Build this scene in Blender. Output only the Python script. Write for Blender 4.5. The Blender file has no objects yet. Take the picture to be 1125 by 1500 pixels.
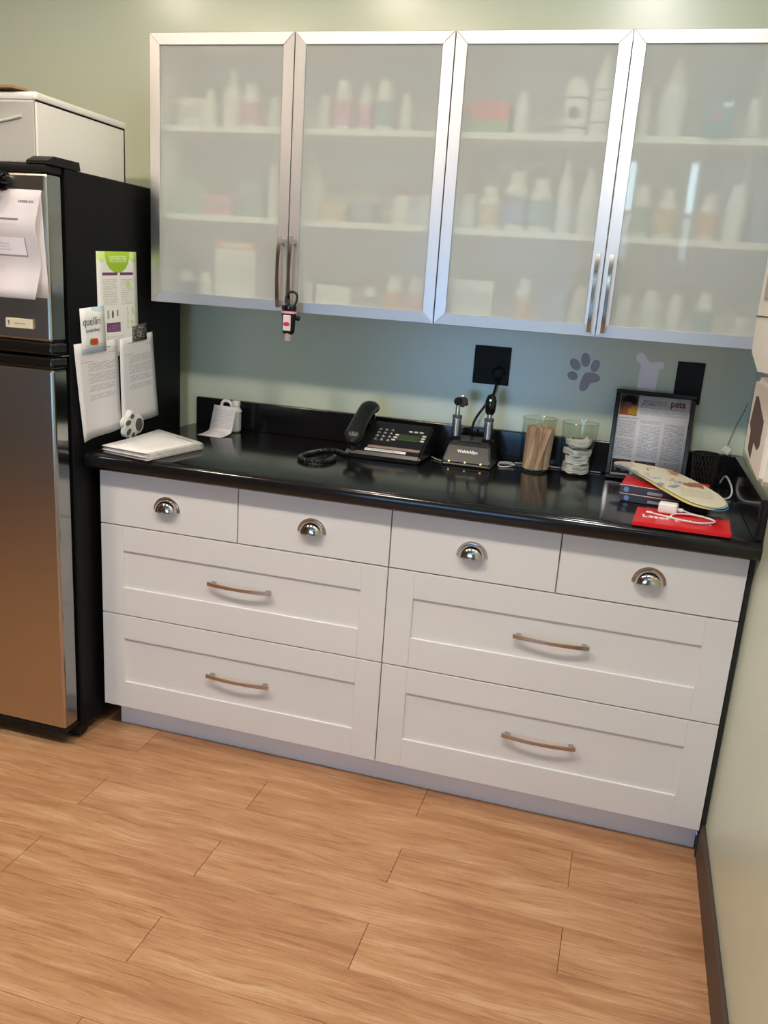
import bpy, bmesh, math, random
from mathutils import Vector, Matrix, Euler
random.seed(7)
PI = math.pi
sc = bpy.context.scene
COL = sc.collection

# ------------------------------------------------------------------ camera, world, exposure
cam_d = bpy.data.cameras.new('camera')
cam = bpy.data.objects.new('camera', cam_d); COL.objects.link(cam)
cam.location = (-0.3324, -2.7904, 1.4498)
cam.rotation_euler = (math.radians(74.625), math.radians(-3.9039), math.radians(16.0785))
cam_d.sensor_fit = 'VERTICAL'; cam_d.sensor_height = 36.0
cam_d.lens = 1250.4565 * 36.0 / 1500.0
cam_d.shift_x = -8.7764 / 1500.0; cam_d.shift_y = 13.0899 / 1500.0
cam_d.clip_start = 0.02
sc.camera = cam
world = bpy.data.worlds.new('world'); sc.world = world; world.use_nodes = True
world.node_tree.nodes['Background'].inputs[0].default_value = (0.55, 0.72, 1.0, 1)
world.node_tree.nodes['Background'].inputs[1].default_value = 0.8
sc.view_settings.view_transform = 'Standard'; sc.view_settings.look = 'None'
sc.view_settings.gamma = 1.0; sc.view_settings.use_curve_mapping = False
sc.view_settings.exposure = 0.26
LAMP = 114.0          # can-light emission
LAMP_COL = (1.0, 0.84, 0.66)       # warm bulbs over the refrigerator side
LAMP_COL2 = (1.0, 0.97, 0.93)      # whiter bulbs over the right side
SKY = 5.2             # daylight through the clear lower half of the rear window
SHADE = 1.1           # daylight through its drawn upper shade
SKY_COL = (0.28, 0.59, 1.0)
EDGE = 15.0           # bright open edges of the blind window

# ------------------------------------------------------------------ materials
MATS = {}
def mat(name, col=(.8, .8, .8), rough=.5, metal=0.0, spec=.5, emit=None, es=0.0, aniso=0.0, tang=None, coat=0.0):
    if name in MATS: return MATS[name]
    m = bpy.data.materials.new(name); m.use_nodes = True
    b = m.node_tree.nodes['Principled BSDF']
    b.inputs['Base Color'].default_value = (*col, 1); b.inputs['Roughness'].default_value = rough
    b.inputs['Metallic'].default_value = metal; b.inputs['Specular IOR Level'].default_value = spec
    if emit: b.inputs['Emission Color'].default_value = (*emit, 1); b.inputs['Emission Strength'].default_value = es
    if coat: b.inputs['Coat Weight'].default_value = coat; b.inputs['Coat Roughness'].default_value = .08
    if aniso:
        b.inputs['Anisotropic'].default_value = aniso
        c = m.node_tree.nodes.new('ShaderNodeCombineXYZ')
        for i in range(3): c.inputs[i].default_value = tang[i]
        m.node_tree.links.new(c.outputs[0], b.inputs['Tangent'])
    m.diffuse_color = (*col, 1)
    MATS[name] = m; return m
def srgb(r, g, b):
    f = lambda c: (c/255/12.92) if c/255 <= .04045 else ((c/255+.055)/1.055)**2.4
    return (f(r), f(g), f(b))
class NT:
    def __init__(s, m): s.t = m.node_tree; s.b = s.t.nodes['Principled BSDF']
    def n(s, typ, **kw):
        x = s.t.nodes.new(typ)
        for k, v in kw.items(): setattr(x, k, v)
        return x
    def set(s, inp, v):
        if isinstance(v, bpy.types.NodeSocket): s.t.links.new(v, inp)
        else: inp.default_value = v
    def math(s, op, a, b=0.0):
        x = s.n('ShaderNodeMath', operation=op); s.set(x.inputs[0], a); s.set(x.inputs[1], b); return x.outputs[0]
    def mix(s, f, a, b):
        x = s.n('ShaderNodeMix', data_type='RGBA'); s.set(x.inputs[0], f)
        s.set(x.inputs[6], a if isinstance(a, bpy.types.NodeSocket) else (*a, 1))
        s.set(x.inputs[7], b if isinstance(b, bpy.types.NodeSocket) else (*b, 1)); return x.outputs[2]
    def noise(s, vec, scale, detail=2.0, rough=.5):
        x = s.n('ShaderNodeTexNoise'); x.inputs['Scale'].default_value = scale; x.inputs['Detail'].default_value = detail
        x.inputs['Roughness'].default_value = rough
        if vec is not None: s.t.links.new(vec, x.inputs['Vector'])
        return x.outputs[0]
    def mapping(s, vec, scale=(1, 1, 1), loc=(0, 0, 0)):
        x = s.n('ShaderNodeMapping'); s.t.links.new(vec, x.inputs[0])
        x.inputs['Scale'].default_value = scale; s.set(x.inputs['Location'], loc); return x.outputs[0]
    def bump(s, h, st=.2, dist=.002):
        x = s.n('ShaderNodeBump'); x.inputs['Strength'].default_value = st; x.inputs['Distance'].default_value = dist
        s.t.links.new(h, x.inputs['Height']); s.t.links.new(x.outputs[0], s.b.inputs['Normal'])

def paint_mat(name, col, rough, scale=350, st=.12, spec=.5):
    m = mat(name, col, rough, spec=spec); N = NT(m)
    g = N.n('ShaderNodeTexCoord').outputs['Object']
    N.bump(N.noise(g, scale, 3), st, .0008)
    f = N.noise(g, 1.3, 2)
    N.set(N.b.inputs['Base Color'], N.mix(f, tuple(c*.96 for c in col), tuple(min(1, c*1.04) for c in col)))
    return m
WALL = paint_mat('wall_paint', srgb(207, 215, 192), .27, 420, .10, 1.0)
CEIL = paint_mat('ceiling_paint', (.62, .60, .55), .8)
WALL2 = paint_mat('taupe_wall_paint', srgb(132, 120, 104), .5)
FRONT = paint_mat('cabinet_front', srgb(228, 226, 224), .38, 900, .05, .45)
CARC = mat('cabinet_body', srgb(214, 210, 200), .5)
INNER = mat('cabinet_inside', srgb(246, 246, 240), .45)
KICK = mat('toe_kick_paint', srgb(244, 244, 246), .35)
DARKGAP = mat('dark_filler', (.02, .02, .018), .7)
BASEB = mat('baseboard_rubber', srgb(72, 58, 50), .5)
CHROME = mat('polished_nickel', (.62, .59, .56), .1, 1.0)
CHROME2 = mat('nickel_handle', (.50, .46, .42), .16, 1.0)
ALU_H = mat('brushed_aluminium_rail', (.66, .65, .655), .46, 1.0, aniso=.35, tang=(1, 0, 0))
ALU_V = mat('brushed_aluminium_stile', (.66, .65, .655), .36, 1.0, aniso=.55, tang=(0, 0, 1))
STEEL = mat('stainless_steel', (.50, .455, .38), .30, 1.0, aniso=.6, tang=(1, 0, 0))
STEEL_SIDE = mat('door_side_metal', (.34, .35, .34), .14, 1.0)
BLACKPL = mat('black_plastic', (.010, .010, .010), .5, spec=.2)
BLACKGL = mat('black_gloss_plastic', (.008, .008, .008), .12)
PHONEBK = mat('phone_plastic', (.012, .0125, .014), .28)
GREYPL = mat('grey_plastic', (.09, .09, .095), .4)
WHITEPL = mat('white_plastic', srgb(236, 234, 228), .35)
OFFWHITE = mat('beige_plastic', srgb(224, 217, 204), .42)
PAPER = mat('white_paper', srgb(238, 236, 236), .8)
PAPER2 = mat('page_edges', srgb(205, 192, 180), .85)
SILVER = mat('silver_metal', (.62, .62, .63), .25, 1.0)
INK = mat('black_ink', (.03, .03, .035), .6)
INKWHITE = mat('white_ink', (.85, .85, .85), .5)
INKGREY = mat('grey_ink', srgb(110, 115, 120), .6)
INKRED = mat('maroon_ink', srgb(110, 45, 50), .6)
RED = mat('red_cover', srgb(214, 24, 32), .3)
WOODST = mat('birch_wood', srgb(214, 176, 146), .6)
COTTON = mat('white_gauze', srgb(240, 236, 234), .95)
PURPLE = mat('paw_decal_grey', srgb(162, 157, 172), .4)
BONE = mat('bone_decal_white', srgb(250, 246, 252), .25, spec=1.0)
CARD = mat('brown_cardboard', srgb(150, 118, 78), .8)
AMBER_LED = mat('amber_led', (.9, .5, .1), .3, emit=(1, .55, .12), es=2.2)
GREEN_LED = mat('green_led', (.3, .9, .2), .3, emit=(.35, 1, .2), es=1.6)
LCD = mat('lcd_green', srgb(58, 74, 44), .25)
BRONZE = mat('strip_taupe', srgb(150, 128, 118), .45)
DARKHOLE = mat('opening_brown', srgb(78, 64, 58), .8)
WINGREY = mat('grey_window_plastic', srgb(150, 146, 142), .3)
CABLEW = mat('white_cable', srgb(226, 224, 222), .45)
PAD = mat('paw_pad_grey', srgb(92, 90, 92), .6)

def counter_mat():
    m = mat('black_laminate', (.008, .008, .009), .13, spec=.5); N = NT(m)
    g = N.n('ShaderNodeTexCoord').outputs['Object']
    f = N.noise(g, 420, 3, .7)
    N.set(N.b.inputs['Base Color'], N.mix(N.math('MULTIPLY', N.math('GREATER_THAN', f, .62), .6), (.007, .007, .008), (.035, .036, .036)))
    return m
COUNTER = counter_mat()
def fridge_black():
    m = mat('textured_black_enamel', (.004, .004, .004), .5, spec=.16); N = NT(m)
    N.bump(N.noise(N.n('ShaderNodeTexCoord').outputs['Object'], 500, 2), .35, .001); return m
FRBLACK = fridge_black()
def wood_mat():
    m = mat('vinyl_oak_plank', (.45, .26, .13), .38, spec=.4); N = NT(m)
    g = N.n('ShaderNodeTexCoord').outputs['Object']
    r = N.n('ShaderNodeObjectInfo').outputs['Random']
    c = N.n('ShaderNodeCombineXYZ')
    N.set(c.inputs[0], N.math('MULTIPLY', r, 37.0)); N.set(c.inputs[1], N.math('MULTIPLY', r, 91.0)); N.set(c.inputs[2], N.math('MULTIPLY', r, 13.0))
    v = N.n('ShaderNodeVectorMath', operation='ADD'); N.t.links.new(g, v.inputs[0]); N.t.links.new(c.outputs[0], v.inputs[1]); v = v.outputs[0]
    w = N.n('ShaderNodeTexNoise'); w.inputs['Scale'].default_value = 3.0; N.t.links.new(N.mapping(v, (1, 2.5, 1)), w.inputs['Vector'])
    wv = N.n('ShaderNodeVectorMath', operation='MULTIPLY_ADD'); N.t.links.new(w.outputs['Color'], wv.inputs[0]); wv.inputs[1].default_value = (.0, .05, 0); N.t.links.new(v, wv.inputs[2]); wv = wv.outputs[0]
    broad = N.noise(N.mapping(wv, (1.6, 14, 1)), 1.6, 4, .6)
    fine = N.noise(N.mapping(wv, (5, 150, 1)), 1.5, 5, .7)
    dark = N.noise(N.mapping(wv, (4.5, 52, 1)), 1.5, 4, .65)
    ramp = N.n('ShaderNodeValToRGB'); e = ramp.color_ramp.elements
    e[0].position = .30; e[0].color = (*srgb(162, 116, 82), 1); e[1].position = .70; e[1].color = (*srgb(202, 162, 126), 1)
    x = e.new(.5); x.color = (*srgb(184, 138, 100), 1)
    N.t.links.new(broad, ramp.inputs[0])
    col = N.mix(N.math('MULTIPLY', N.math('GREATER_THAN', fine, .54), .34), ramp.outputs[0], srgb(148, 96, 58))
    dk = N.math('MULTIPLY', N.math('MAXIMUM', N.math('SUBTRACT', dark, .56), 0.0), 4.0)
    col = N.mix(N.math('MINIMUM', dk, .62), col, srgb(128, 78, 46))
    lt = N.math('MULTIPLY', N.math('MAXIMUM', N.math('SUBTRACT', .42, dark), 0.0), 3.0)
    col = N.mix(N.math('MINIMUM', lt, .35), col, srgb(216, 180, 144))
    N.set(N.b.inputs['Base Color'], col)
    N.bump(fine, .12, .0006)
    return m
WOOD = wood_mat()
PLANKGAP = mat('plank_joint', srgb(92, 58, 34), .8)

def two_sided_fresnel(t):
    fr = t.nodes.new('ShaderNodeFresnel'); ge = t.nodes.new('ShaderNodeNewGeometry'); mx = t.nodes.new('ShaderNodeMix')
    mx.inputs[2].default_value = 1.45; mx.inputs[3].default_value = 1/1.45
    t.links.new(ge.outputs['Backfacing'], mx.inputs[0]); t.links.new(mx.outputs[0], fr.inputs[0]); return fr
def frosted():
    m = bpy.data.materials.new('frosted_glass'); m.use_nodes = True; t = m.node_tree; t.nodes.clear()
    o = t.nodes.new('ShaderNodeOutputMaterial')
    df = t.nodes.new('ShaderNodeBsdfDiffuse'); df.inputs[0].default_value = (.90, .925, .89, 1)
    rf = t.nodes.new('ShaderNodeBsdfRefraction'); rf.inputs['Color'].default_value = (.90, .95, .90, 1); rf.inputs['Roughness'].default_value = .22; rf.inputs['IOR'].default_value = 1.12
    tr = t.nodes.new('ShaderNodeBsdfTransparent'); tr.inputs[0].default_value = (.90, .95, .90, 1)
    gl = t.nodes.new('ShaderNodeBsdfGlossy'); gl.inputs['Roughness'].default_value = .03
    fr = two_sided_fresnel(t)
    m1 = t.nodes.new('ShaderNodeMixShader'); m1.inputs[0].default_value = .42
    t.links.new(rf.outputs[0], m1.inputs[1]); t.links.new(tr.outputs[0], m1.inputs[2])
    m2 = t.nodes.new('ShaderNodeMixShader'); m2.inputs[0].default_value = .365
    t.links.new(m1.outputs[0], m2.inputs[1]); t.links.new(df.outputs[0], m2.inputs[2])
    m3 = t.nodes.new('ShaderNodeMixShader'); t.links.new(fr.outputs[0], m3.inputs[0])
    t.links.new(m2.outputs[0], m3.inputs[1]); t.links.new(gl.outputs[0], m3.inputs[2])
    t.links.new(m3.outputs[0], o.inputs[0]); return m
FROST = frosted()
def clear_glass(name, tint, gloss=.9):
    m = bpy.data.materials.new(name); m.use_nodes = True; t = m.node_tree; t.nodes.clear()
    o = t.nodes.new('ShaderNodeOutputMaterial')
    tr = t.nodes.new('ShaderNodeBsdfTransparent'); tr.inputs[0].default_value = (*tint, 1)
    gl = t.nodes.new('ShaderNodeBsdfGlossy'); gl.inputs['Roughness'].default_value = .03; gl.inputs[0].default_value = (gloss, gloss, gloss, 1)
    fr = two_sided_fresnel(t)
    m3 = t.nodes.new('ShaderNodeMixShader'); t.links.new(fr.outputs[0], m3.inputs[0])
    t.links.new(tr.outputs[0], m3.inputs[1]); t.links.new(gl.outputs[0], m3.inputs[2]); t.links.new(m3.outputs[0], o.inputs[0]); return m
CLEAR = clear_glass('clear_glass', (.97, .98, .97), .5)
JARGL = clear_glass('jar_glass', (.93, .95, .93))
def emis(name, col, st):
    m = bpy.data.materials.new(name); m.use_nodes = True; t = m.node_tree; t.nodes.clear()
    o = t.nodes.new('ShaderNodeOutputMaterial'); e = t.nodes.new('ShaderNodeEmission')
    e.inputs[0].default_value = (*col, 1); e.inputs[1].default_value = st; t.links.new(e.outputs[0], o.inputs[0]); return m
LAMPM = emis('lamp_glow_warm', LAMP_COL, LAMP)
LAMPM2 = emis('lamp_glow_white', LAMP_COL2, LAMP)
SKYM = emis('window_daylight', SKY_COL, SKY)
SHADEM = emis('lit_window_shade', SKY_COL, SHADE)
EDGEM = emis('window_edge_daylight', (.55, .82, 1.0), EDGE)

def print_mat(name, base, regs, rough=.75):
    """flat print on a sheet: regs = (u0, v0, u1, v1, colour, kind, n)"""
    m = mat(name, base, rough); N = NT(m)
    uv = N.n('ShaderNodeUVMap').outputs[0]
    s = N.n('ShaderNodeSeparateXYZ'); N.t.links.new(uv, s.inputs[0]); u, v = s.outputs[0], s.outputs[1]
    col = N.mix(0.0, base, base)
    for (u0, v0, u1, v1, c, kind, n) in regs:
        k = N.math('MULTIPLY', N.math('MULTIPLY', N.math('GREATER_THAN', u, u0), N.math('LESS_THAN', u, u1)),
                   N.math('MULTIPLY', N.math('GREATER_THAN', v, v0), N.math('LESS_THAN', v, v1)))
        if kind == 'ellipse':
            du = N.math('DIVIDE', N.math('SUBTRACT', u, (u0+u1)/2), (u1-u0)/2); dv = N.math('DIVIDE', N.math('SUBTRACT', v, (v0+v1)/2), (v1-v0)/2)
            k = N.math('LESS_THAN', N.math('ADD', N.math('MULTIPLY', du, du), N.math('MULTIPLY', dv, dv)), 1.0)
        elif kind == 'lines':
            row = N.math('DIVIDE', N.math('SUBTRACT', v, v0), (v1-v0)/n)
            on = N.math('LESS_THAN', N.math('FRACT', row), .5)
            cx = N.n('ShaderNodeCombineXYZ'); N.set(cx.inputs[0], N.math('MULTIPLY', u, 55.0)); N.set(cx.inputs[1], N.math('MULTIPLY', N.math('FLOOR', row), 7.3))
            wd = N.math('GREATER_THAN', N.noise(cx.outputs[0], 1.0, 1), .42)
            k = N.math('MULTIPLY', N.math('MULTIPLY', k, on), N.math('MULTIPLY', wd, .75))
        elif kind == 'blotch':
            cx = N.mapping(uv, (n, n, 1), (u0*31, v0*17, 0))
            k = N.math('MULTIPLY', k, N.math('GREATER_THAN', N.noise(cx, 1.0, 2), .5))
        col = N.mix(k, col, c)
    N.set(N.b.inputs['Base Color'], col)
    return m

# ------------------------------------------------------------------ mesh helpers
class B:
    def __init__(s): s.bm = bmesh.new()
    def box(s, x0, y0, z0, x1, y1, z1, bev=0.0, seg=2, mi=0, M=None):
        v = [s.bm.verts.new((x, y, z)) for x in (x0, x1) for y in (y0, y1) for z in (z0, z1)]
        fs = [s.bm.faces.new([v[i] for i in q]) for q in ((0, 1, 3, 2), (4, 6, 7, 5), (0, 4, 5, 1), (2, 3, 7, 6), (0, 2, 6, 4), (1, 5, 7, 3))]
        for f in fs: f.material_index = mi
        if bev:
            r = bmesh.ops.bevel(s.bm, geom=list({e for f in fs for e in f.edges}), offset=bev, segments=seg, profile=.5, affect='EDGES', clamp_overlap=True)
            v = list({w for f in r['faces'] for w in f.verts} | {w for w in v if w.is_valid})
            for f in r['faces']: f.material_index = mi
        if M is not None:
            for w in v: w.co = M @ w.co
        return s
    def lathe(s, prof, n=24, c=(0, 0, 0), mi=0, cap=True, M=None):
        rings = []
        for (r, z) in prof:
            rings.append([s.bm.verts.new((c[0]+r*math.cos(2*PI*i/n), c[1]+r*math.sin(2*PI*i/n), c[2]+z)) for i in range(n)])
        for a, b in zip(rings, rings[1:]):
            for i in range(n): s.bm.faces.new((a[i], a[(i+1) % n], b[(i+1) % n], b[i])).material_index = mi
        if cap:
            if prof[0][0] > 0: s.bm.faces.new(rings[0][::-1]).material_index = mi
            if prof[-1][0] > 0: s.bm.faces.new(rings[-1]).material_index = mi
        if M is not None:
            for R in rings:
                for w in R: w.co = M @ w.co
        return s
    def prism(s, poly, axis, a, b, mi=0, M=None):
        def p(q, h):
            return {'x': (h, q[0], q[1]), 'y': (q[0], h, q[1]), 'z': (q[0], q[1], h)}[axis]
        A = [s.bm.verts.new(p(q, a)) for q in poly]; Bv = [s.bm.verts.new(p(q, b)) for q in poly]
        n = len(poly)
        s.bm.faces.new(A).material_index = mi; s.bm.faces.new(Bv[::-1]).material_index = mi
        for i in range(n): s.bm.faces.new((A[(i+1) % n], A[i], Bv[i], Bv[(i+1) % n])).material_index = mi
        if M is not None:
            for w in A+Bv: w.co = M @ w.co
        return s
    def tube(s, pts, r, n=8, closed=False, rs=None, flat=None, mi=0):
        P = [Vector(p) for p in pts]; m = len(P)
        T = []
        for i in range(m):
            a = P[(i-1) % m] if (closed or i > 0) else P[i]; b = P[(i+1) % m] if (closed or i < m-1) else P[i]
            T.append((b-a).normalized())
        up = Vector((0, 0, 1)) if abs(T[0].z) < .9 else Vector((1, 0, 0))
        nrm = (up - T[0]*up.dot(T[0])).normalized(); rings = []
        for i in range(m):
            nrm = (nrm - T[i]*nrm.dot(T[i])).normalized(); bn = T[i].cross(nrm)
            R = rs[i] if rs else r
            fx, fy = flat if flat else (1, 1)
            rings.append([s.bm.verts.new(P[i] + nrm*math.cos(2*PI*k/n)*R*fx + bn*math.sin(2*PI*k/n)*R*fy) for k in range(n)])
        for i in range(m if closed else m-1):
            a, b = rings[i], rings[(i+1) % m]
            for k in range(n): s.bm.faces.new((a[k], a[(k+1) % n], b[(k+1) % n], b[k])).material_index = mi
        if not closed: s.bm.faces.new(rings[0][::-1]); s.bm.faces.new(rings[-1])
        return s
    def mesh(s, name, mats, smooth=True, ang=.6):
        bmesh.ops.recalc_face_normals(s.bm, faces=s.bm.faces)
        if smooth:
            for f in s.bm.faces: f.smooth = True
            for e in s.bm.edges:
                if len(e.link_faces) == 2:
                    fa = e.calc_face_angle(0); a1, a2 = e.link_faces[0].calc_area(), e.link_faces[1].calc_area()
                    if fa > ang or (fa > .12 and max(a1, a2) > 8*min(a1, a2)): e.smooth = False
        me = bpy.data.meshes.new(name); s.bm.to_mesh(me); s.bm.free()
        for m in (mats if isinstance(mats, (list, tuple)) else [mats]): me.materials.append(m)
        return me
def link(name, me, parent=None, loc=(0, 0, 0), rot=(0, 0, 0)):
    o = bpy.data.objects.new(name, me); COL.objects.link(o)
    o.location = loc; o.rotation_euler = rot
    if parent is not None: o.parent = parent
    return o
def mk(name, b, mats, parent=None, loc=(0, 0, 0), rot=(0, 0, 0), smooth=True, ang=.6):
    return link(name, b.mesh(name, mats, smooth, ang), parent, loc, rot)
def tag(o, label, cat, group=None):
    o['label'] = label; o['category'] = cat
    if group: o['group'] = group
    return o
def thing(name, label, cat, loc=(0, 0, 0), rot=(0, 0, 0), group=None):
    return tag(link(name, None, None, loc, rot), label, cat, group)
def struct(o): o['kind'] = 'structure'; return o
def sheet(fn, nu=2, nv=2, th=.0006, name='sheet', m=PAPER, side=None):
    """thin sheet of paper: fn(u, v) -> point; keeps its print in UVs"""
    bm = bmesh.new(); uvl = bm.loops.layers.uv.new('UVMap'); top = {}; bot = {}
    for i in range(nu+1):
        for j in range(nv+1):
            u, v = i/nu, j/nv; p = Vector(fn(u, v)); e = 1e-3
            n = (Vector(fn(min(u+e, 1), v))-Vector(fn(max(u-e, 0), v))).cross(Vector(fn(u, min(v+e, 1)))-Vector(fn(u, max(v-e, 0)))).normalized()
            top[i, j] = bm.verts.new(p); bot[i, j] = bm.verts.new(p-n*th)
    def face(vs, uvs, mi=0):
        f = bm.faces.new(vs); f.material_index = mi; f.smooth = True
        for l, q in zip(f.loops, uvs): l[uvl].uv = q
    for i in range(nu):
        for j in range(nv):
            k = [(i, j), (i+1, j), (i+1, j+1), (i, j+1)]
            face([top[q] for q in k], [(q[0]/nu, q[1]/nv) for q in k])
            face([bot[q] for q in k[::-1]], [(0, 0)]*4, 1)
    for i in range(nu):
        face([bot[i, 0], bot[i+1, 0], top[i+1, 0], top[i, 0]], [(0, 0)]*4, 1); face([top[i, nv], top[i+1, nv], bot[i+1, nv], bot[i, nv]], [(0, 0)]*4, 1)
    for j in range(nv):
        face([top[0, j], top[0, j+1], bot[0, j+1], bot[0, j]], [(0, 0)]*4, 1); face([bot[nu, j], bot[nu, j+1], top[nu, j+1], top[nu, j]], [(0, 0)]*4, 1)
    me = bpy.data.meshes.new(name); bm.to_mesh(me); bm.free(); me.materials.append(m); me.materials.append(side or PAPER)
    return me
def text(name, body, size, m, parent, M, shear=0.0, bold=0.0, ext=.0003, align='LEFT', sx=1.0):
    cu = bpy.data.curves.new(name, 'FONT'); cu.body = body; cu.size = size; cu.shear = shear; cu.offset = bold; cu.extrude = ext
    cu.align_x = align; cu.resolution_u = 3
    o = bpy.data.objects.new(name+'_tmp', cu); COL.objects.link(o)
    dg = bpy.context.evaluated_depsgraph_get(); dg.update()
    me = bpy.data.meshes.new_from_object(o.evaluated_get(dg)); bpy.data.objects.remove(o)
    me.name = name; me.materials.clear(); me.materials.append(m)
    for v in me.vertices: v.co = M @ Vector((v.co.x*sx, v.co.y, v.co.z))
    return link(name, me, parent)
def frame_M(o, ex, ey):
    ex = Vector(ex).normalized(); ey = Vector(ey).normalized(); ez = ex.cross(ey).normalized()
    M = Matrix.Identity(4)
    for i in range(3): M[i][0] = ex[i]; M[i][1] = ey[i]; M[i][2] = ez[i]; M[i][3] = o[i]
    return M
def circ(r, n=24, cx=0, cy=0, ry=None, a=0.0):
    ry = ry or r; out = []
    for i in range(n):
        x, y = r*math.cos(2*PI*i/n), ry*math.sin(2*PI*i/n)
        out.append((cx+x*math.cos(a)-y*math.sin(a), cy+x*math.sin(a)+y*math.cos(a)))
    return out
def spline(pts, n=8, closed=False):
    P = [Vector(p) for p in pts]; out = []; m = len(P)
    for i in range(m if closed else m-1):
        g = (lambda k: P[k % m]) if closed else (lambda k: P[min(max(k, 0), m-1)])
        a, b, c, d = g(i-1), g(i), g(i+1), g(i+2)
        for k in range(n):
            t = k/n
            out.append(.5*((2*b)+(c-a)*t+(2*a-5*b+4*c-d)*t*t+(3*b-a-3*c+d)*t**3))
    if not closed: out.append(P[-1])
    return out

# ------------------------------------------------------------------ room shell
XR, XL, YB, YR, ZC = 0.022, -5.2, 0.0, -4.2, 2.62
b = B(); b.box(XL, YR, -.05, XR, YB, -.004); floor = struct(mk('floor', b, PLANKGAP))
b = B(); b.box(0, 0, 0, .8992, .1498, .004, .0004, 1); plank_me = b.mesh('plank', WOOD)
row = 0; y = -.003
yrows = []
yy = -.70
while yy < 0: yy += .1505
yy -= 0
while yy > YR:
    yrows.append(yy); yy -= .1505
def cut_plank(x0, y0, x1, y1):
    b = B(); b.box(0, 0, 0, x1-x0, y1-y0, .004, .0004, 1); return b.mesh('plank', WOOD)
for r, yt in enumerate(yrows):
    y0, y1 = yt-.1498, yt
    par = round((-.70-yt)/.1505) % 2          # 0: joints at -.314, -1.216 ...
    x = -.314 - (0 if par == 0 else .441) + .9005*2
    while x > XL:
        x0, x1 = x-.8992, x
        if x0 < XR-.02:
            cx0, cx1, cy0, cy1 = max(x0, XL), min(x1, XR-.001), max(y0, YR), min(y1, YB-.001)
            if cx1-cx0 > .02 and cy1-cy0 > .02:
                me = plank_me if (cx1-cx0 > .899 and cy1-cy0 > .1497) else cut_plank(cx0, cy0, cx1, cy1)
                link('plank', me, floor, (cx0, cy0, -.004))
        x -= .9005
b = B(); b.box(XL, YB, 0, XR+.1, YB+.1, ZC); struct(mk('wall_back', b, WALL))
b = B(); b.box(XR, YR-.1, 0, XR+.1, YB, ZC); struct(mk('wall_right', b, WALL))
b = B(); b.box(XL-.1, YR-.1, 0, XL, YB+.1, ZC); struct(mk('wall_left', b, WALL2))
# rear wall with two window openings
WX = [(-2.10, -.80, .35, 2.10), (-.60, -.07, 1.72, 2.40)]
b = B()
b.box(XL, YR-.1, 0, WX[0][0], YR, ZC); b.box(WX[0][1], YR-.1, 0, WX[1][0], YR, ZC); b.box(WX[1][1], YR-.1, 0, XR, YR, ZC)
for (a, c, z0, z1) in WX: b.box(a, YR-.1, 0, c, YR, z0); b.box(a, YR-.1, z1, c, YR, ZC)
struct(mk('wall_rear', b, WALL2))
b = B(); b.box(XL-.1, YR-.1, ZC, XR+.1, YB+.1, ZC+.1); struct(mk('ceiling', b, CEIL))
def window(n, x0, x1, z0, z1, cols, rows, m):
    b = B(); w = .035
    for (a, c, d, e) in ((x0, x1, z0, z0+w), (x0, x1, z1-w, z1), (x0, x0+w, z0+w, z1-w), (x1-w, x1, z0+w, z1-w)): b.box(a, YR-.07, d, c, YR-.01, e)
    o = struct(mk('window_%d' % n, b, WHITEPL))
    for i in range(1, cols):
        xx = x0+(x1-x0)*i/cols; b = B(); b.box(xx-.018, YR-.06, z0+w, xx+.018, YR-.02, z1-w); mk('mullion', b, WHITEPL, o)
    for i in rows:
        b = B(); b.box(x0+w, YR-.055, i-.018, x1-w, YR-.015, i+.018); mk('muntin', b, WHITEPL, o)
    b = B(); b.box(x0+.002, YR-.085, z0+.002, x1-.002, YR-.08, z1-.002); mk('pane', b, m, o)
    return o
w1 = window(1, *WX[0], 2, [1.15], SKYM)
b = B(); b.box(WX[0][0]+.002, YR-.078, 1.15, WX[0][1]-.002, YR-.073, WX[0][3]-.002); mk('shade', b, SHADEM, w1)
w2 = window(2, *WX[1], 1, [2.04], EDGEM)
b = B(); b.box(WX[1][0]+.002, YR-.078, WX[1][2]+.002, WX[1][1]-.002, YR-.073, 2.04); mk('lower_pane', b, emis('window_ground_light', (.60, .78, .95), EDGE*.32), w2)
b = B(); b.box(-.500, YR-.012, 1.74, -.150, YR-.004, 2.39); mk('blind', b, mat('blind_fabric', (.16, .14, .11), .8), w2)
b = B(); b.box(XR-.011, YR, 0, XR, -.552, .105, .003); struct(mk('baseboard_right', b, BASEB))
b = B(); b.box(XL, -.012, 0, -2.6, 0, .105, .003); struct(mk('baseboard_back', b, BASEB))

# ceiling lights (behind and above the camera's view)
for i, (x, y) in enumerate([(-.45, -.95), (-1.45, -.95), (-2.45, -.95), (-.45, -1.95), (-1.45, -1.95), (-2.45, -1.95)]):
    t = thing('ceiling_light', 'round recessed can light in the ceiling', 'ceiling light', (x, y, ZC), group='recessed ceiling lights')
    R = .064 if y > -1.2 else .120
    b = B(); b.lathe([(R, -.001), (R+.022, -.001), (R+.020, -.008), (R, -.006)], 32, cap=False); mk('trim_ring', b, WHITEPL, t)
    b = B(); b.lathe([(R-.001, -.003), (R-.001, -.0045)], 32); mk('lens', b, LAMPM2 if x > -1.2 else LAMPM, t)

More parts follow.
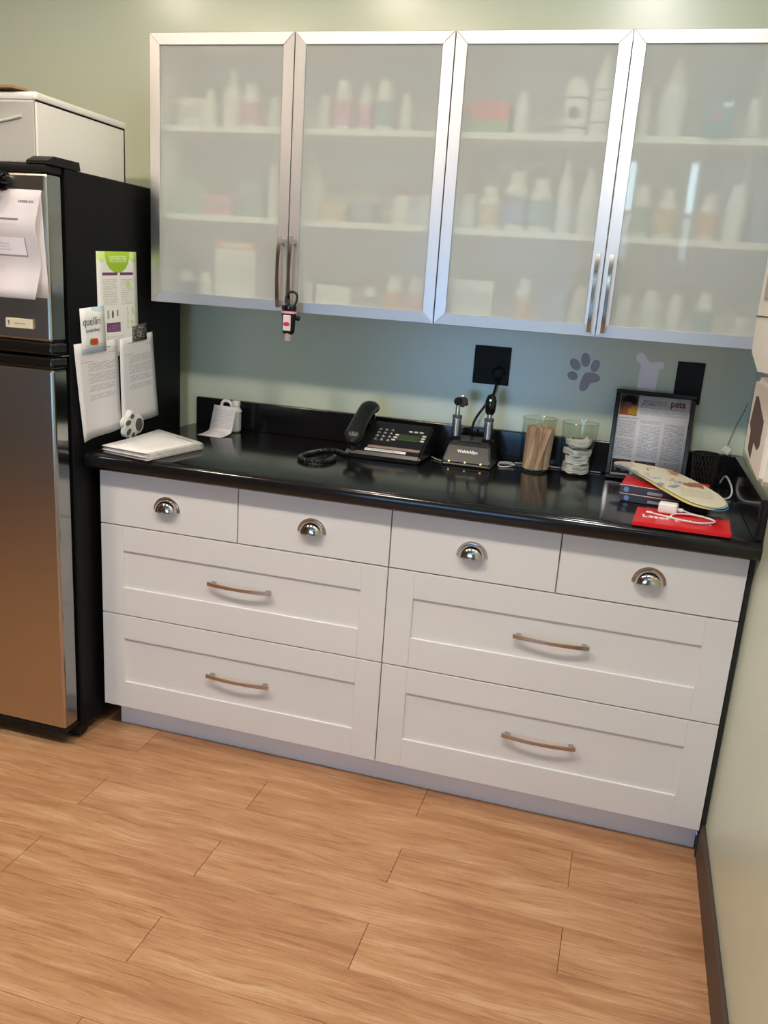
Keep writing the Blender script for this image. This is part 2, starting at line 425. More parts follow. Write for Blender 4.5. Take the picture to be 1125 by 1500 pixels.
# ------------------------------------------------------------------ handles
def bow_mesh():      # bowed bar pull, 0.2 long in x, bows to -y
    b = B(); L = .204; n = 14; rings = []
    for i in range(n+1):
        u = i/n; x = (u-.5)*L; k = 1-(2*u-1)**2
        yo = -.019-.012*k
        h = .0042 + .0012*abs(2*u-1); th = .0045+.0015*abs(2*u-1)
        rings.append([b.bm.verts.new(p) for p in ((x, yo-th/2, -h), (x, yo-th/2, h), (x, yo+th/2, h), (x, yo+th/2, -h))])
    for a, c in zip(rings, rings[1:]):
        for k in range(4): b.bm.faces.new((a[k], a[(k+1) % 4], c[(k+1) % 4], c[k]))
    b.bm.faces.new(rings[0][::-1]); b.bm.faces.new(rings[-1])
    for s in (-1, 1): b.box(s*.088-.007, -.021, -.0042, s*.088+.007, 0, .0042, .001, 1)
    return b.mesh('handle', CHROME2)
BOW = bow_mesh()
def cup_mesh():
    b = B(); bm = b.bm; n, m = 20, 8; W, H, D = .043, .040, .027
    # flange: half-moon plate against the drawer
    out = [(W*math.cos(PI*i/n), H*math.sin(PI*i/n)) for i in range(n+1)]
    b.prism([(x, z) for x, z in out], 'y', 0, -.003)
    # bulging shell, open underneath
    def pt(i, j, s):
        a = PI*i/n; q = j/m*PI/2
        r = math.cos(q); return (W*.86*s*math.cos(a)*r, -.003-D*s*math.sin(q)*(.35+.65*math.sin(a)**.6 if 0 < i < n else .35), H*.86*s*math.sin(a)*r)
    for s in (1.0, .92):
        g = [[bm.verts.new(pt(i, j, s)) for i in range(n+1)] for j in range(m+1)]
        for j in range(m):
            for i in range(n): bm.faces.new((g[j][i], g[j][i+1], g[j+1][i+1], g[j+1][i]))
    bmesh.ops.remove_doubles(bm, verts=bm.verts, dist=1e-5)
    return b.mesh('handle', CHROME, ang=.9)
def cup_mesh2():     # dome shell, revolve of a quarter ellipse over the upper half
    b = B(); bm = b.bm; n, m = 24, 9
    W, H, D = .043, .043, .026
    out = [(W*math.cos(PI*i/n), -.002+H*math.sin(PI*i/n)) for i in range(n+1)]
    b.prism(out, 'y', 0, -.0035)
    for s in (1.0, .93):
        g = []
        for j in range(m+1):
            q = PI/2*j/m; yy = -.0035-D*s*math.sin(q)
            rx = W*.84*s*math.cos(q)**.75 if j < m else 0.004; rz = H*.84*s*math.cos(q)**.75 if j < m else 0.004
            g.append([bm.verts.new((rx*math.cos(PI*i/n), yy, -.002+rz*math.sin(PI*i/n))) for i in range(n+1)])
        for j in range(m):
            for i in range(n): bm.faces.new((g[j][i], g[j][i+1], g[j+1][i+1], g[j+1][i]))
    return b.mesh('handle', CHROME, ang=.8)
CUP = cup_mesh2()

# ------------------------------------------------------------------ base cabinets
YF = -.61; ZB0, ZB1, ZB2, ZB3 = .091, .4075, .697, .868
def slab(name, x0, x1, z0, z1, parent):
    b = B(); b.box(x0, YF, z0, x1, YF+.019, z1, .0015, 2); return mk(name, b, FRONT, parent)
def shaker(x0, x1, z0, z1, parent):
    s, rt = .0755, .0775; b = B()
    b.box(x0, YF, z0, x0+s, YF+.019, z1, .0012, 2); b.box(x1-s, YF, z0, x1, YF+.019, z1, .0012, 2)
    b.box(x0+s, YF, z0, x1-s, YF+.019, z0+rt+.012, .0012, 2); b.box(x0+s, YF, z1-rt, x1-s, YF+.019, z1, .0012, 2)
    d = mk('drawer', b, FRONT, parent)
    b = B(); b.box(x0+s, YF+.0065, z0+rt+.012, x1-s, YF+.017, z1-rt); mk('panel', b, FRONT, d)
    return d
XS = [-1.829, -1.3725, -.912, -.4515, .008]
g = .0016
for k, lab in enumerate(('white base cabinet with four drawers next to the black refrigerator', 'white base cabinet with four drawers next to the right-hand wall')):
    c = thing('base_cabinet', lab, 'cabinet', group='white base cabinets under the black counter')
    a, m_, e = XS[2*k], XS[2*k+1], XS[2*k+2]
    b = B(); b.box(a+.001, YF+.021, ZB0+.002, e-.001, -.01, ZB3+.003); mk('body', b, CARC, c)
    for (x0, x1) in ((a, m_), (m_, e)):
        d = slab('drawer', x0+g, x1-g, ZB2+g, ZB3, c)
        link('handle', CUP, d, ((x0+x1)/2 + (.0 if k else .0), YF, .766)); 
    for (z0, z1, hz) in ((ZB1+g, ZB2-g, .563), (ZB0, ZB1-g, .264)):
        d = shaker(a+g, e-g, z0, z1, c)
        link('handle', BOW, d, ((a+e)/2+(.012 if k == 0 else .006), YF+.0065, hz))
b = B(); b.box(-1.805, -.552, .0, .0085, -.536, .089); tag(mk('toe_kick', b, KICK), 'pale grey toe kick board recessed under the white base cabinets', 'toe kick')
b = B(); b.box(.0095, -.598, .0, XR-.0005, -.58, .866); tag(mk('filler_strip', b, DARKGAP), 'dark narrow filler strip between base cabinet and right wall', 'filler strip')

# ------------------------------------------------------------------ countertop
ZT = .920; CF = -.660
ct = thing('countertop', 'glossy black laminate countertop with rounded front edge and upstand', 'countertop')
prof = [(-.001, .871), (-.001, ZT), (CF+.02, ZT)]
for i in range(1, 9):
    a = PI/2+PI/2*i/8; prof.append((CF+.02+.02*math.cos(a), ZT-.02+.02*math.sin(a)))
for i in range(0, 7):
    a = PI+PI/2*i/6; prof.append((CF+.016+.016*math.cos(a), .887+.016*math.sin(a)))
b = B(); b.prism(prof, 'x', -1.8455, XR-.002); mk('slab', b, COUNTER, ct, ang=.5)
b = B(); b.box(-1.826, -.021, ZT, XR-.002, -.001, 1.022, .003, 2); mk('backsplash', b, COUNTER, ct)
b = B(); b.box(.0005, CF+.012, ZT, XR-.002, -.0212, 1.022, .003, 2); mk('side_splash', b, COUNTER, ct)

# ------------------------------------------------------------------ wall cabinets
YU, ZU0, ZU1 = -.332, 1.354, 2.113
XU = [-1.820, -1.3625, -.905, -.4475, .010]
FW = .0325
def door(x0, x1, hx, parent):
    b = B(); t = .020; y0, y1 = YU, YU+t; z0, z1 = ZU0, ZU1; x0 += .0012; x1 -= .0012
    def bar(poly, mi):
        b2 = bmesh.new()
        A = [b2.verts.new((p[0], y0, p[1])) for p in poly]; C = [b2.verts.new((p[0], y1, p[1])) for p in poly]
        b2.faces.new(A); b2.faces.new(C[::-1])
        for i in range(4): b2.faces.new((A[(i+1) % 4], A[i], C[i], C[(i+1) % 4]))
        bmesh.ops.bevel(b2, geom=b2.edges[:], offset=.0009, segments=1, affect='EDGES')
        for f in b2.faces: f.material_index = mi
        tmp = bpy.data.meshes.new('t'); b2.to_mesh(tmp); b2.free(); b.bm.from_mesh(tmp); bpy.data.meshes.remove(tmp)
    w = FW; e = .0002
    bar([(x0+e, z0), (x1-e, z0), (x1-w-e, z0+w), (x0+w+e, z0+w)], 0); bar([(x0+w+e, z1-w), (x1-w-e, z1-w), (x1-e, z1), (x0+e, z1)], 0)
    bar([(x0, z0+e), (x0+w, z0+w+e), (x0+w, z1-w-e), (x0, z1-e)], 1); bar([(x1-w, z0+w+e), (x1, z0+e), (x1, z1-e), (x1-w, z1-w-e)], 1)
    d = mk('door', b, [ALU_H, ALU_V], parent, smooth=False)
    b = B(); b.box(x0+w-.004, YU+.005, z0+w-.004, x1-w+.004, YU+.009, z1-w+.004)
    o = mk('pane', b, [CLEAR, FROST], d, smooth=False)
    for f in o.data.polygons:
        if f.normal.y < -.9: f.material_index = 1
    link('handle', BOW, d, (hx, YU, 1.468), (0, PI/2, 0))
    return d
for k, lab in enumerate(('aluminium framed wall cabinet with two frosted doors, nearer the refrigerator', 'aluminium framed wall cabinet with two frosted doors, nearer the right wall')):
    c = thing('wall_cabinet', lab, 'cabinet', group='wall cabinets with frosted glass doors')
    a, m_, e = XU[2*k], XU[2*k+1], XU[2*k+2]; t = .016; y0, y1 = YU+.0215, -.001
    b = B()
    b.box(a+.001, y0, ZU0+.001, a+.001+t, y1, ZU1-.001); b.box(e-.001-t, y0, ZU0+.001, e-.001, y1, ZU1-.001)
    b.box(a+.001+t, y0, ZU0+.001, e-.001-t, y1, ZU0+.001+t); b.box(a+.001+t, y0, ZU1-.001-t, e-.001-t, y1, ZU1-.001)
    b.box(a+.001+t, y1-.006, ZU0+.001+t, e-.001-t, y1, ZU1-.001-t)
    mk('body', b, INNER, c, smooth=False)
    for z in (1.604, 1.854):
        b = B(); b.box(a+.018, y0+.012, z, e-.018, y1-.007, z+.018, .001, 1); mk('shelf', b, INNER, c)
    door(a, m_, m_-.0185, c); door(m_, e, m_+.0185, c)

# ------------------------------------------------------------------ things behind the frosted doors
ITEMS = [
('T',1,'box',-1.730,0.085,0.085,'w'),('T',1,'bot',-1.672,0.042,0.106,'w'),('T',1,'bot',-1.605,0.066,0.169,'w'),('T',1,'bot',-1.535,0.060,0.126,'p'),('T',1,'bot',-1.470,0.040,0.095,'w'),
('M',1,'box',-1.738,0.120,0.093,'g'),('M',1,'box',-1.625,0.095,0.062,'p'),('M',1,'box',-1.528,0.090,0.106,'t'),('M',1,'bot',-1.455,0.036,0.154,'w'),
('B',1,'bot',-1.750,0.062,0.085,'b'),('B',1,'bot',-1.673,0.049,0.080,'w'),('B',1,'box',-1.565,0.136,0.155,'w'),
('T',2,'bot',-1.313,0.056,0.102,'w'),('T',2,'bot',-1.246,0.057,0.139,'p'),('T',2,'bot',-1.182,0.052,0.131,'p'),('T',2,'bot',-1.120,0.058,0.140,'t'),('T',2,'bot',-1.061,0.039,0.109,'w'),
('M',2,'bot',-1.335,0.070,0.167,'w'),('M',2,'box',-1.249,0.076,0.051,'y'),('M',2,'box',-1.167,0.072,0.058,'b'),('M',2,'bot',-1.050,0.056,0.105,'m'),('M',2,'bot',-0.983,0.037,0.094,'w'),
('B',2,'box',-1.336,0.059,0.075,'w'),('B',2,'box',-1.232,0.107,0.078,'l'),('B',2,'bot',-1.130,0.044,0.073,'t'),('B',2,'bot',-1.052,0.056,0.108,'o'),('B',2,'bot',-0.988,0.053,0.108,'o'),
('T',3,'box',-0.815,0.115,0.085,'r'),('T',3,'bot',-0.724,0.044,0.112,'w'),('T',3,'dome',-0.577,0.066,0.145,'k'),('T',3,'bot',-0.508,0.058,0.207,'s'),
('M',3,'bot',-0.855,0.050,0.098,'w'),('M',3,'bot',-0.792,0.061,0.118,'y'),('M',3,'bot',-0.719,0.070,0.162,'b'),('M',3,'bot',-0.646,0.063,0.143,'t'),('M',3,'bot',-0.583,0.049,0.199,'w'),('M',3,'bot',-0.515,0.054,0.174,'w'),
('B',3,'box',-0.812,0.117,0.112,'w'),('B',3,'bot',-0.664,0.053,0.123,'o'),('B',3,'box',-0.572,0.062,0.110,'b'),('B',3,'bot',-0.503,0.050,0.114,'w'),
('T',4,'bot',-0.402,0.039,0.124,'w'),('T',4,'bot',-0.328,0.073,0.196,'w'),('T',4,'box',-0.213,0.076,0.098,'f'),('T',4,'bot',-0.128,0.040,0.103,'w'),
('M',4,'bot',-0.372,0.054,0.140,'g'),('M',4,'bot',-0.305,0.052,0.129,'y'),('M',4,'bot',-0.196,0.052,0.124,'o'),('M',4,'bot',-0.130,0.051,0.144,'w'),('M',4,'box',-0.060,0.064,0.130,'b'),
('B',4,'bot',-0.380,0.043,0.100,'w'),('B',4,'bot',-0.312,0.059,0.115,'w'),('B',4,'bot',-0.245,0.051,0.109,'w'),('B',4,'bot',-0.170,0.050,0.118,'t'),('B',4,'bot',-0.069,0.039,0.062,'w'),
]
SH = {'T': 1.872, 'M': 1.622, 'B': ZU0+.017}
SHN = {'T': 'top', 'M': 'middle', 'B': 'bottom'}
DN = ['', 'first', 'second', 'third', 'fourth']
LC = {'w': ('plain', (.78, .80, .76)), 'p': ('pink', srgb(214, 110, 160)), 't': ('teal', srgb(70, 140, 140)), 'b': ('blue', srgb(80, 120, 170)), 'o': ('orange', srgb(225, 150, 80)),
      'y': ('yellow', srgb(215, 180, 95)), 'g': ('green', srgb(95, 160, 110)), 'm': ('plain', (.78, .80, .76)), 'r': ('red', srgb(225, 75, 45)), 's': ('blue striped', srgb(120, 140, 160)),
      'k': ('dark round', srgb(70, 80, 80)), 'l': ('plain', (.78, .8, .76)), 'f': ('teal', srgb(40, 140, 165))}
ORD = ['first', 'second', 'third', 'fourth', 'fifth', 'sixth', 'seventh']
cnt = {}
for (s, dn, kind, x, w, h, col) in ITEMS:
    i = cnt.get((s, dn), 0); cnt[s, dn] = i+1
    where = '%s shelf behind %s glass door, %s from left' % (SHN[s], DN[dn], ORD[i])
    cn, cc = LC[col]; cc = tuple(.72*q+.20 for q in cc) if kind == 'box' and col in 'pgtby' else (tuple(.72*q+.17 for q in cc) if col in 'potbyg' else cc); lm = mat('label_'+cn.replace(' ', '_')+col+kind, cc, .6)
    near = .265 if col in ('k', 's', 'f') else (.20 if (i % 2 == 0) else .225)
    if s == 'B': near += .015
    loc = (x, -near, SH[s]); grp = 'containers on the shelves behind the frosted doors'
    if kind == 'box':
        d = .045
        nm = {'w': 'white carton', 'l': 'white carton with dark teal lid', 'r': 'red and green flat carton stack', 'f': 'teal carton with pink marks'}.get(col, cn+' carton')
        t = thing('carton', '%s, %s' % (nm, where), 'carton', loc, group=grp)
        b = B(); b.box(-w/2, -d, 0, w/2, d, h*.9 if col in 'lr' else h, .0015, 1); mk('body', b, WHITEPL if col in 'wl' else (mat('box_green', srgb(120, 170, 120), .6) if col == 'r' else lm), t)
        if col == 'l': b = B(); b.box(-w/2-.001, -d-.001, h*.9, w/2+.001, d+.001, h*1.08, .001, 1); mk('lid', b, mat('teal_lid', srgb(80, 120, 120), .5), t)
        elif col == 'r': b = B(); b.box(-w/2, -d, h*.45, w/2, d+.0, h, .001, 1, M=Matrix.Translation((0, -.001, 0))); mk('upper_panel', b, lm, t)
        elif col == 'f':
            b = B(); b.prism(circ(.006, 16, -.004, .045, .016, -.6), 'y', -d-.0012, -d-.0004); b.prism(circ(.006, 12, -.018, .078), 'y', -d-.0012, -d-.0004); mk('pink_mark', b, mat('pink_print', srgb(225, 110, 120), .6), t)
            b = B(); b.box(.006, -d-.0014, .068, .030, -d-.0004, .082); mk('sticker', b, WHITEPL, t)
        else: b = B(); b.box(-w/2+.006, -d-.0008, h*.35, w/2-.006, -d-.0001, h*.75); mk('label_panel', b, mat('carton_print_'+col, tuple(.6*c+.15 for c in cc), .6), t)
        if col == 'w' and dn == 1 and s == 'B':
            o2 = thing('carton', 'flat orange carton lying on the white carton, bottom shelf behind first glass door', 'carton', (x, -near, SH[s]+h), group=grp)
            b = B(); b.box(-w*.46, -d*.9, 0, w*.46, d*.9, .026, .001, 1); mk('body', b, mat('box_orange', srgb(228, 160, 110), .6), o2)
            b = B(); b.box(-w*.3, -d*.9-.0008, .006, w*.3, -d*.9-.0001, .02); mk('label_panel', b, WHITEPL, o2)
    else:
        r = w/2
        nm = {'w': 'plain white bottle', 'm': 'white bottle with maroon cap', 'k': 'domed white bottle with dark round emblem', 's': 'tall white bottle with striped label'}.get(col, 'white bottle with %s label' % cn)
        t = thing('bottle', '%s, %s' % (nm, where), 'bottle', loc, group=grp)
        if kind == 'dome':
            b = B(); b.lathe([(r*.94, 0), (r, .004), (r, h*.66), (r*.96, h*.70)], 24); mk('body', b, WHITEPL, t)
            b = B(); b.lathe([(r*.97, h*.70), (r*.97, h*.80), (r*.8, h*.91), (r*.45, h*.98), (.002, h)], 24); mk('cap', b, WHITEPL, t)
            b = B(); b.prism(circ(r*.48, 24, 0, h*.36), 'y', -r-.0015, -r+.004); b.lathe([(r+.0004, h*.60), (r+.0004, h*.63)], 24); b.lathe([(r+.0004, h*.10), (r+.0004, h*.13)], 24); mk('emblem', b, lm, t)
        else:
            tall = h > .165
            b = B(); hs = .62 if tall else .70
            b.lathe([(r*.94, 0), (r, .004), (r, h*hs), (r*.9, h*(hs+.06)), (r*.6, h*(hs+.12)), (r*.6, h*.82)], 22); mk('body', b, WHITEPL, t)
            cr = r*(.5 if tall else .72); z0 = h*(.76 if not tall else .80)
            b = B(); b.lathe([(cr, z0), (cr, h-.002), (cr-.002, h)], 22); mk('cap', b, mat('maroon_cap', srgb(150, 90, 100), .5) if col == 'm' else WHITEPL, t)
            if col == 's':
                for q in (.14, .40, .52):
                    b = B(); b.lathe([(r+.0005, h*q), (r+.0005, h*q+.004)], 22, cap=False); mk('label_stripe', b, lm, t)
            else:
                b = B(); b.lathe([(r+.0004, h*.12), (r+.0006, h*.12), (r+.0006, h*hs*.85), (r+.0004, h*hs*.85)], 22, cap=False); mk('label_wrap', b, lm, t)

# ------------------------------------------------------------------ refrigerator
fr = thing('refrigerator', 'top-freezer refrigerator with stainless doors and textured black sides', 'refrigerator')
FX0, FX1 = -2.56, -1.850
b = B(); b.box(FX0, -.700, .045, FX1, -.090, 1.692, .004, 2); mk('body', b, FRBLACK, fr)
def fdoor(nm, z0, z1):
    b = B(); b.box(FX0+.003, -.772, z0, FX1-.006, -.706, z1, .009, 3, mi=1)
    o = mk(nm, b, [STEEL, STEEL_SIDE], fr, ang=.3)
    for f in o.data.polygons:
        if f.normal.y < -.6: f.material_index = 0
    return o
d1 = fdoor('freezer_door', 1.238, 1.672); d2 = fdoor('fridge_door', .068, 1.168)
b = B(); b.box(FX0+.003, -.773, 1.672, FX1-.006, -.706, 1.692, .004, 2); mk('top_cap', b, BLACKPL, d1)
b = B(); b.box(FX0+.003, -.776, 1.204, FX1-.004, -.706, 1.238, .007, 3); h = mk('handle_grip', b, BLACKGL, d1)
b = B(); b.box(FX0+.003, -.776, 1.166, FX1-.004, -.706, 1.198, .007, 3); mk('handle_grip', b, BLACKGL, d2)
b = B(); b.box(FX0+.003, -.770, .056, FX1-.006, -.706, .068, .003, 2); mk('bottom_trim', b, BLACKPL, d2)
b = B(); b.prism([(-.775, 1.6925), (-.775, 1.700), (-.745, 1.714), (-.64, 1.714), (-.635, 1.6925)], 'x', FX1-.062, FX1+.001); mk('hinge_cover', b, BLACKPL, fr)
b = B(); b.box(FX1-.05, -.735, 1.2, FX1-.004, -.702, 1.203); mk('centre_hinge', b, SILVER, fr)
b = B(); b.box(FX0+.01, -.70, .012, FX1-.01, -.66, .045); mk('kick_grille', b, BLACKPL, fr)
for x in (FX0+.05, FX1-.04):
    for y in (-.67, -.13):
        b = B(); b.lathe([(.02, 0), (.02, .012), (.01, .014), (.01, .05)], 14); mk('foot', b, BLACKPL, fr, (x, y, 0))

# papers on the refrigerator's side (side faces +x); ex runs along +y, ey up
SX = FX1
def side_sheet(name, label, cat, corners, m, off, bow=0.0, nu=8, nv=10, group=None):
    TL, TR, BR, BL = [Vector(c) for c in corners]
    c = (TL+TR+BR+BL)/4
    def fn(u, v):
        p = (BL*(1-u)+BR*u)*(1-v)+(TL*(1-u)+TR*u)*v
        return (off+.0012+bow*((1-v)**1.5)*(.5+.5*math.cos(u*7+1)), p.x-c.x, p.y-c.y)
    o = link(name, sheet(fn, nu, nv, .0005, name, m), None, (SX, c.x, c.y)); return tag(o, label, cat, group)
GT = srgb(130, 132, 138); GR = srgb(160, 200, 50); PU = srgb(112, 62, 116)
chart_m = print_mat('chart_print', srgb(240, 240, 236), [
    (0, .90, .22, 1.02, srgb(205, 226, 150), 'ellipse', 0), (.80, .90, 1.05, 1.03, srgb(205, 226, 150), 'ellipse', 0),
    (.20, .80, .82, 1.16, GR, 'ellipse', 0), (.30, .90, .74, .965, srgb(228, 240, 190), 'lines', 4),
    (.13, .778, .50, .805, PU, 'solid', 0), (.56, .778, .90, .805, PU, 'solid', 0),
    (.14, .50, .48, .75, srgb(190, 186, 194), 'lines', 16), (.57, .50, .88, .75, srgb(190, 190, 196), 'lines', 14),
    (.72, .63, .88, .74, srgb(205, 222, 165), 'blotch', 14), (.72, .26, .88, .48, srgb(195, 214, 150), 'blotch', 9),
    (.22, .37, .27, .45, srgb(180, 180, 180), 'solid', 0), (.33, .37, .38, .45, srgb(96, 84, 50), 'ellipse', 0), (.46, .39, .49, .45, srgb(110, 80, 60), 'solid', 0),
    (.20, .24, .54, .33, PU, 'solid', 0), (.23, .255, .51, .315, srgb(170, 130, 172), 'lines', 4),
    (.20, .08, .60, .21, srgb(190, 190, 194), 'lines', 8), (.48, 0, .56, .045, GR, 'solid', 0)])
side_sheet('dental_chart', 'tall white chart with green arc and purple bars on refrigerator side', 'chart', [(-.573, 1.489), (-.366, 1.498), (-.355, 1.190), (-.567, 1.186)], chart_m, 0.0)
let = lambda nm, ind: print_mat(nm, srgb(226, 224, 228), [(.24, .925, .82, .945, srgb(80, 80, 88), 'lines', 1), (.78, .87, .92, .883, srgb(110, 110, 116), 'lines', 1), (.13, .80, .40, .812, srgb(120, 120, 126), 'lines', 1),
    (ind, .70, .90, .79, srgb(160, 160, 168), 'lines', 6), (ind, .575, .90, .685, srgb(160, 160, 168), 'lines', 7), (ind, .49, .88, .56, srgb(160, 160, 168), 'lines', 4), (ind, .40, .88, .46, srgb(170, 170, 176), 'lines', 3), (.12, .06, .25, .07, srgb(170, 170, 176), 'lines', 1)])
side_sheet('letter_sheet', 'typed letter hanging at the left on the refrigerator side', 'letter', [(-.689, 1.232), (-.476, 1.240), (-.467, .968), (-.662, .950)], let('letter_print', .27), .0012, .010)
side_sheet('letter_sheet', 'typed letter with hand stamp hanging at the right on the refrigerator side', 'letter', [(-.462, 1.238), (-.277, 1.256), (-.247, .981), (-.465, .968)], let('letter_print_two', .25), .0012, .008)
card_m = print_mat('tablet_card_print', srgb(238, 240, 242), [(.45, .88, 1.2, 1.06, srgb(190, 215, 232), 'ellipse', 0), (-.1, -.12, 1.1, .14, srgb(196, 222, 236), 'ellipse', 0),
    (.33, .52, .62, .545, srgb(200, 204, 210), 'lines', 1), (.12, .17, .85, .19, srgb(130, 170, 205), 'lines', 1)])
qc = side_sheet('medicine_card', 'small white card printed quellin above typed letter on refrigerator side', 'card', [(-.662, 1.330), (-.545, 1.338), (-.537, 1.209), (-.655, 1.202)], card_m, .0035, .003, 4, 4)
ccx, ccz = qc.location.y, qc.location.z
Mq = frame_M((.0060, -.050, .012), (0, 1, .05), (0, 0, 1))
text('lettering', 'quellin', .034, INK, qc, Mq, bold=-.0004, sx=.95)
text('lettering', '(carprofen)', .0145, INKGREY, qc, frame_M((.0060, -.036, -.006), (0, 1, .05), (0, 0, 1)))
for i, cx in enumerate((-.010, .001, .012)):
    b = B(); b.prism(circ(.0085, 16, cx, -.033, .010), 'x', .0062-.0002*i, .0066+.0003*i); mk('tablet_picture', b, mat('tablet_%d' % i, srgb(*((150, 110, 50), (205, 60, 30), (190, 70, 40))[i]), .6), qc)
ph_m = print_mat('photo_print', srgb(150, 146, 146), [(0, 0, 1, 1, srgb(84, 80, 82), 'blotch', 6), (.35, .1, .65, 1, srgb(190, 184, 184), 'blotch', 4), (0, .0, 1, 1, srgb(60, 56, 58), 'blotch', 13)])
side_sheet('photo_print', 'small grey photograph tucked over the right letter on refrigerator', 'photo', [(-.400, 1.274), (-.318, 1.285), (-.313, 1.233), (-.397, 1.228)], ph_m, .0034, 0, 3, 3)
# paw-shaped magnet clip
pm = thing('paw_magnet', 'white paw-shaped magnetic clip with grey pads on refrigerator side', 'magnet', (SX+.0012, -.425, .972))
b = B()
b.bm.verts.ensure_lookup_table()
pts = []
lobes = [(.030, -.002, .031), (-.006, .029, .018), (-.032, .010, .019), (-.030, -.018, .018), (-.004, -.032, .016)]
for k in range(60):
    a = 2*PI*k/60; d = Vector((math.cos(a), math.sin(a))); best = .02
    for (cy, cz, r) in lobes:
        c = Vector((cy, cz)); q = c.dot(d); disc = q*q-(c.dot(c)-r*r)
        if disc > 0: best = max(best, q+math.sqrt(disc))
    pts.append((best*d.x, best*d.y))
b.prism(pts, 'x', .006, .022); bmesh.ops.bevel(b.bm, geom=[e for e in b.bm.edges if all(v.co.x > .021 for v in e.verts)], offset=.004, segments=2, affect='EDGES')
mk('clip_body', b, WHITEPL, pm)
for (cy, cz, r, ry, a) in ((.030, -.002, .020, .021, 0), (-.008, .028, .010, .007, .3), (-.030, .010, .014, .008, .2), (-.028, -.018, .014, .008, .5), (-.004, -.031, .010, .007, .6)):
    b = B(); b.prism(circ(r, 18, cy, cz, ry, a), 'x', .0215, .0235); mk('pad', b, PAD, pm)
b = B(); b.box(0, -.02, -.02, .007, .02, .02, .002, 1); mk('magnet_base', b, WHITEPL, pm)

# papers and clip on the freezer door's front
FY = -.772
fold_m = print_mat('folded_letter_print', srgb(202, 195, 200), [(.70, .88, .92, .925, srgb(70, 70, 80), 'lines', 1), (.62, .77, .92, .86, srgb(190, 188, 200), 'lines', 5), (0, .715, .75, .735, srgb(110, 105, 115), 'solid', 0),
    (0, .66, .75, .69, srgb(180, 176, 184), 'lines', 2), (0, .40, .82, .56, srgb(226, 220, 226), 'solid', 0), (.815, .40, .83, .56, srgb(140, 134, 138), 'solid', 0), (0, .385, .83, .402, srgb(140, 134, 138), 'solid', 0),
    (.2, .44, .6, .52, srgb(190, 186, 192), 'lines', 3), (0, .24, .5, .31, srgb(186, 184, 190), 'lines', 4), (0, .03, .55, .045, srgb(150, 148, 156), 'lines', 1)])
def fold(u, v):      # letter folded in three: zig-zag away from the door
    z = -.275*(1-v)
    t = (1-v)*3; k = t-int(min(t, 2.999)); seg = int(min(t, 2.999))
    dep = (.006+.030*k, .036-.026*k, .010+.030*k)[seg]
    return (-.216+.216*u+(.006*v), -dep, z)
tag(link('folded_letter', sheet(fold, 2, 12, .0005, 'folded_letter', fold_m), None, (-1.872, FY-.0015, 1.627)), 'letter folded in three hanging on the freezer door', 'letter')
tag(link('letter_sheet', sheet(lambda u, v: (-.21+.21*u+.018*(1-v), -.004*(1-v), -.272*(1-v)), 2, 6, .0005, 'letter_sheet', mat('grey_white_paper', srgb(206, 200, 202), .8)), None, (-1.874, FY-.0008, 1.628)), 'blank sheet hanging behind folded letter on the freezer door', 'paper')
cl = thing('magnetic_clip', 'black magnetic clip holding the letter on the freezer door', 'clip', (-1.985, FY-.0005, 1.628))
b = B(); b.lathe([(.026, 0), (.026, .008), (.020, .012)], 24, M=Matrix.Translation((0, 0, .018)) @ Matrix.Rotation(PI/2, 4, 'X')); mk('magnet_base', b, BLACKGL, cl)
b = B(); b.tube([(0, -.016, .040), (0, -.036, .02), (0, -.046, -.005), (.001, -.049, -.040)], .01, 10, rs=[.012, .014, .013, .008], flat=(.5, 1.1)); mk('jaw', b, BLACKGL, cl)
b = B(); b.lathe([(.010, -.010), (.010, .010)], 16, M=Matrix.Translation((.020, -.018, .020)) @ Matrix.Rotation(PI/2, 4, 'Y')); mk('spring', b, BLACKGL, cl)
tg = thing('name_magnet', 'small cream name plate magnet on lower part of the freezer door', 'magnet', (-1.955, FY-.0004, 1.284))
b = B(); b.box(-.042, -.006, -.013, .042, 0, .013, .001, 1); mk('plate', b, mat('cream_plate', srgb(214, 206, 178), .5), tg)
b = B(); b.prism([(-.034, .006), (-.028, .006), (-.029, -.002), (-.031, -.007), (-.033, -.002)], 'y', -.0066, -.006); mk('emblem', b, INKGREY, tg)
b = B(); b.box(-.012, -.0065, -.002, .022, -.006, .0015); mk('printed_line', b, mat('faint_print', srgb(170, 162, 140), .6), tg)

# plastic drawer unit on the refrigerator
bx = thing('drawer_unit', 'white plastic drawer unit standing on top of the refrigerator', 'drawer unit', (-2.14, -.49, 1.6925))
b = B(); W2, D2, H2 = .205, .205, .165
b.box(W2-.006, -D2, 0, W2, D2, H2); b.box(-W2, -D2, 0, -W2+.006, D2, H2); b.box(-W2, D2-.006, 0, W2, D2, H2); b.box(-W2, -D2, 0, W2, D2, .008)
b.box(-W2, -D2, H2-.004, W2, D2, H2)
mk('case', b, WHITEPL, bx)
b = B(); b.box(-W2-.004, -D2-.006, H2, W2+.004, D2+.004, H2+.020, .006, 2); mk('lid', b, WHITEPL, bx)
b = B(); b.box(-W2+.008, -D2-.003, .010, W2-.008, -D2+.004, H2-.004, .002, 1); dr = mk('drawer', b, mat('translucent_plastic', srgb(178, 176, 168), .35), bx)
b = B(); b.tube([(x, -D2-.005, .105-.02*(1-(x/.16)**2)+.02) for x in [(-.16+.02*i) for i in range(17)]], .004, 8); mk('pull_lip', b, mat('translucent_lip', srgb(196, 194, 188), .3), dr)
b = B(); b.prism([(0, 0), (.16, .0), (.19, .03), (.15, .05), (.17, .09), (.0, .12)], 'z', 0, .006)
for v in b.bm.verts: v.co.z += .10*max(0, .05-v.co.y)
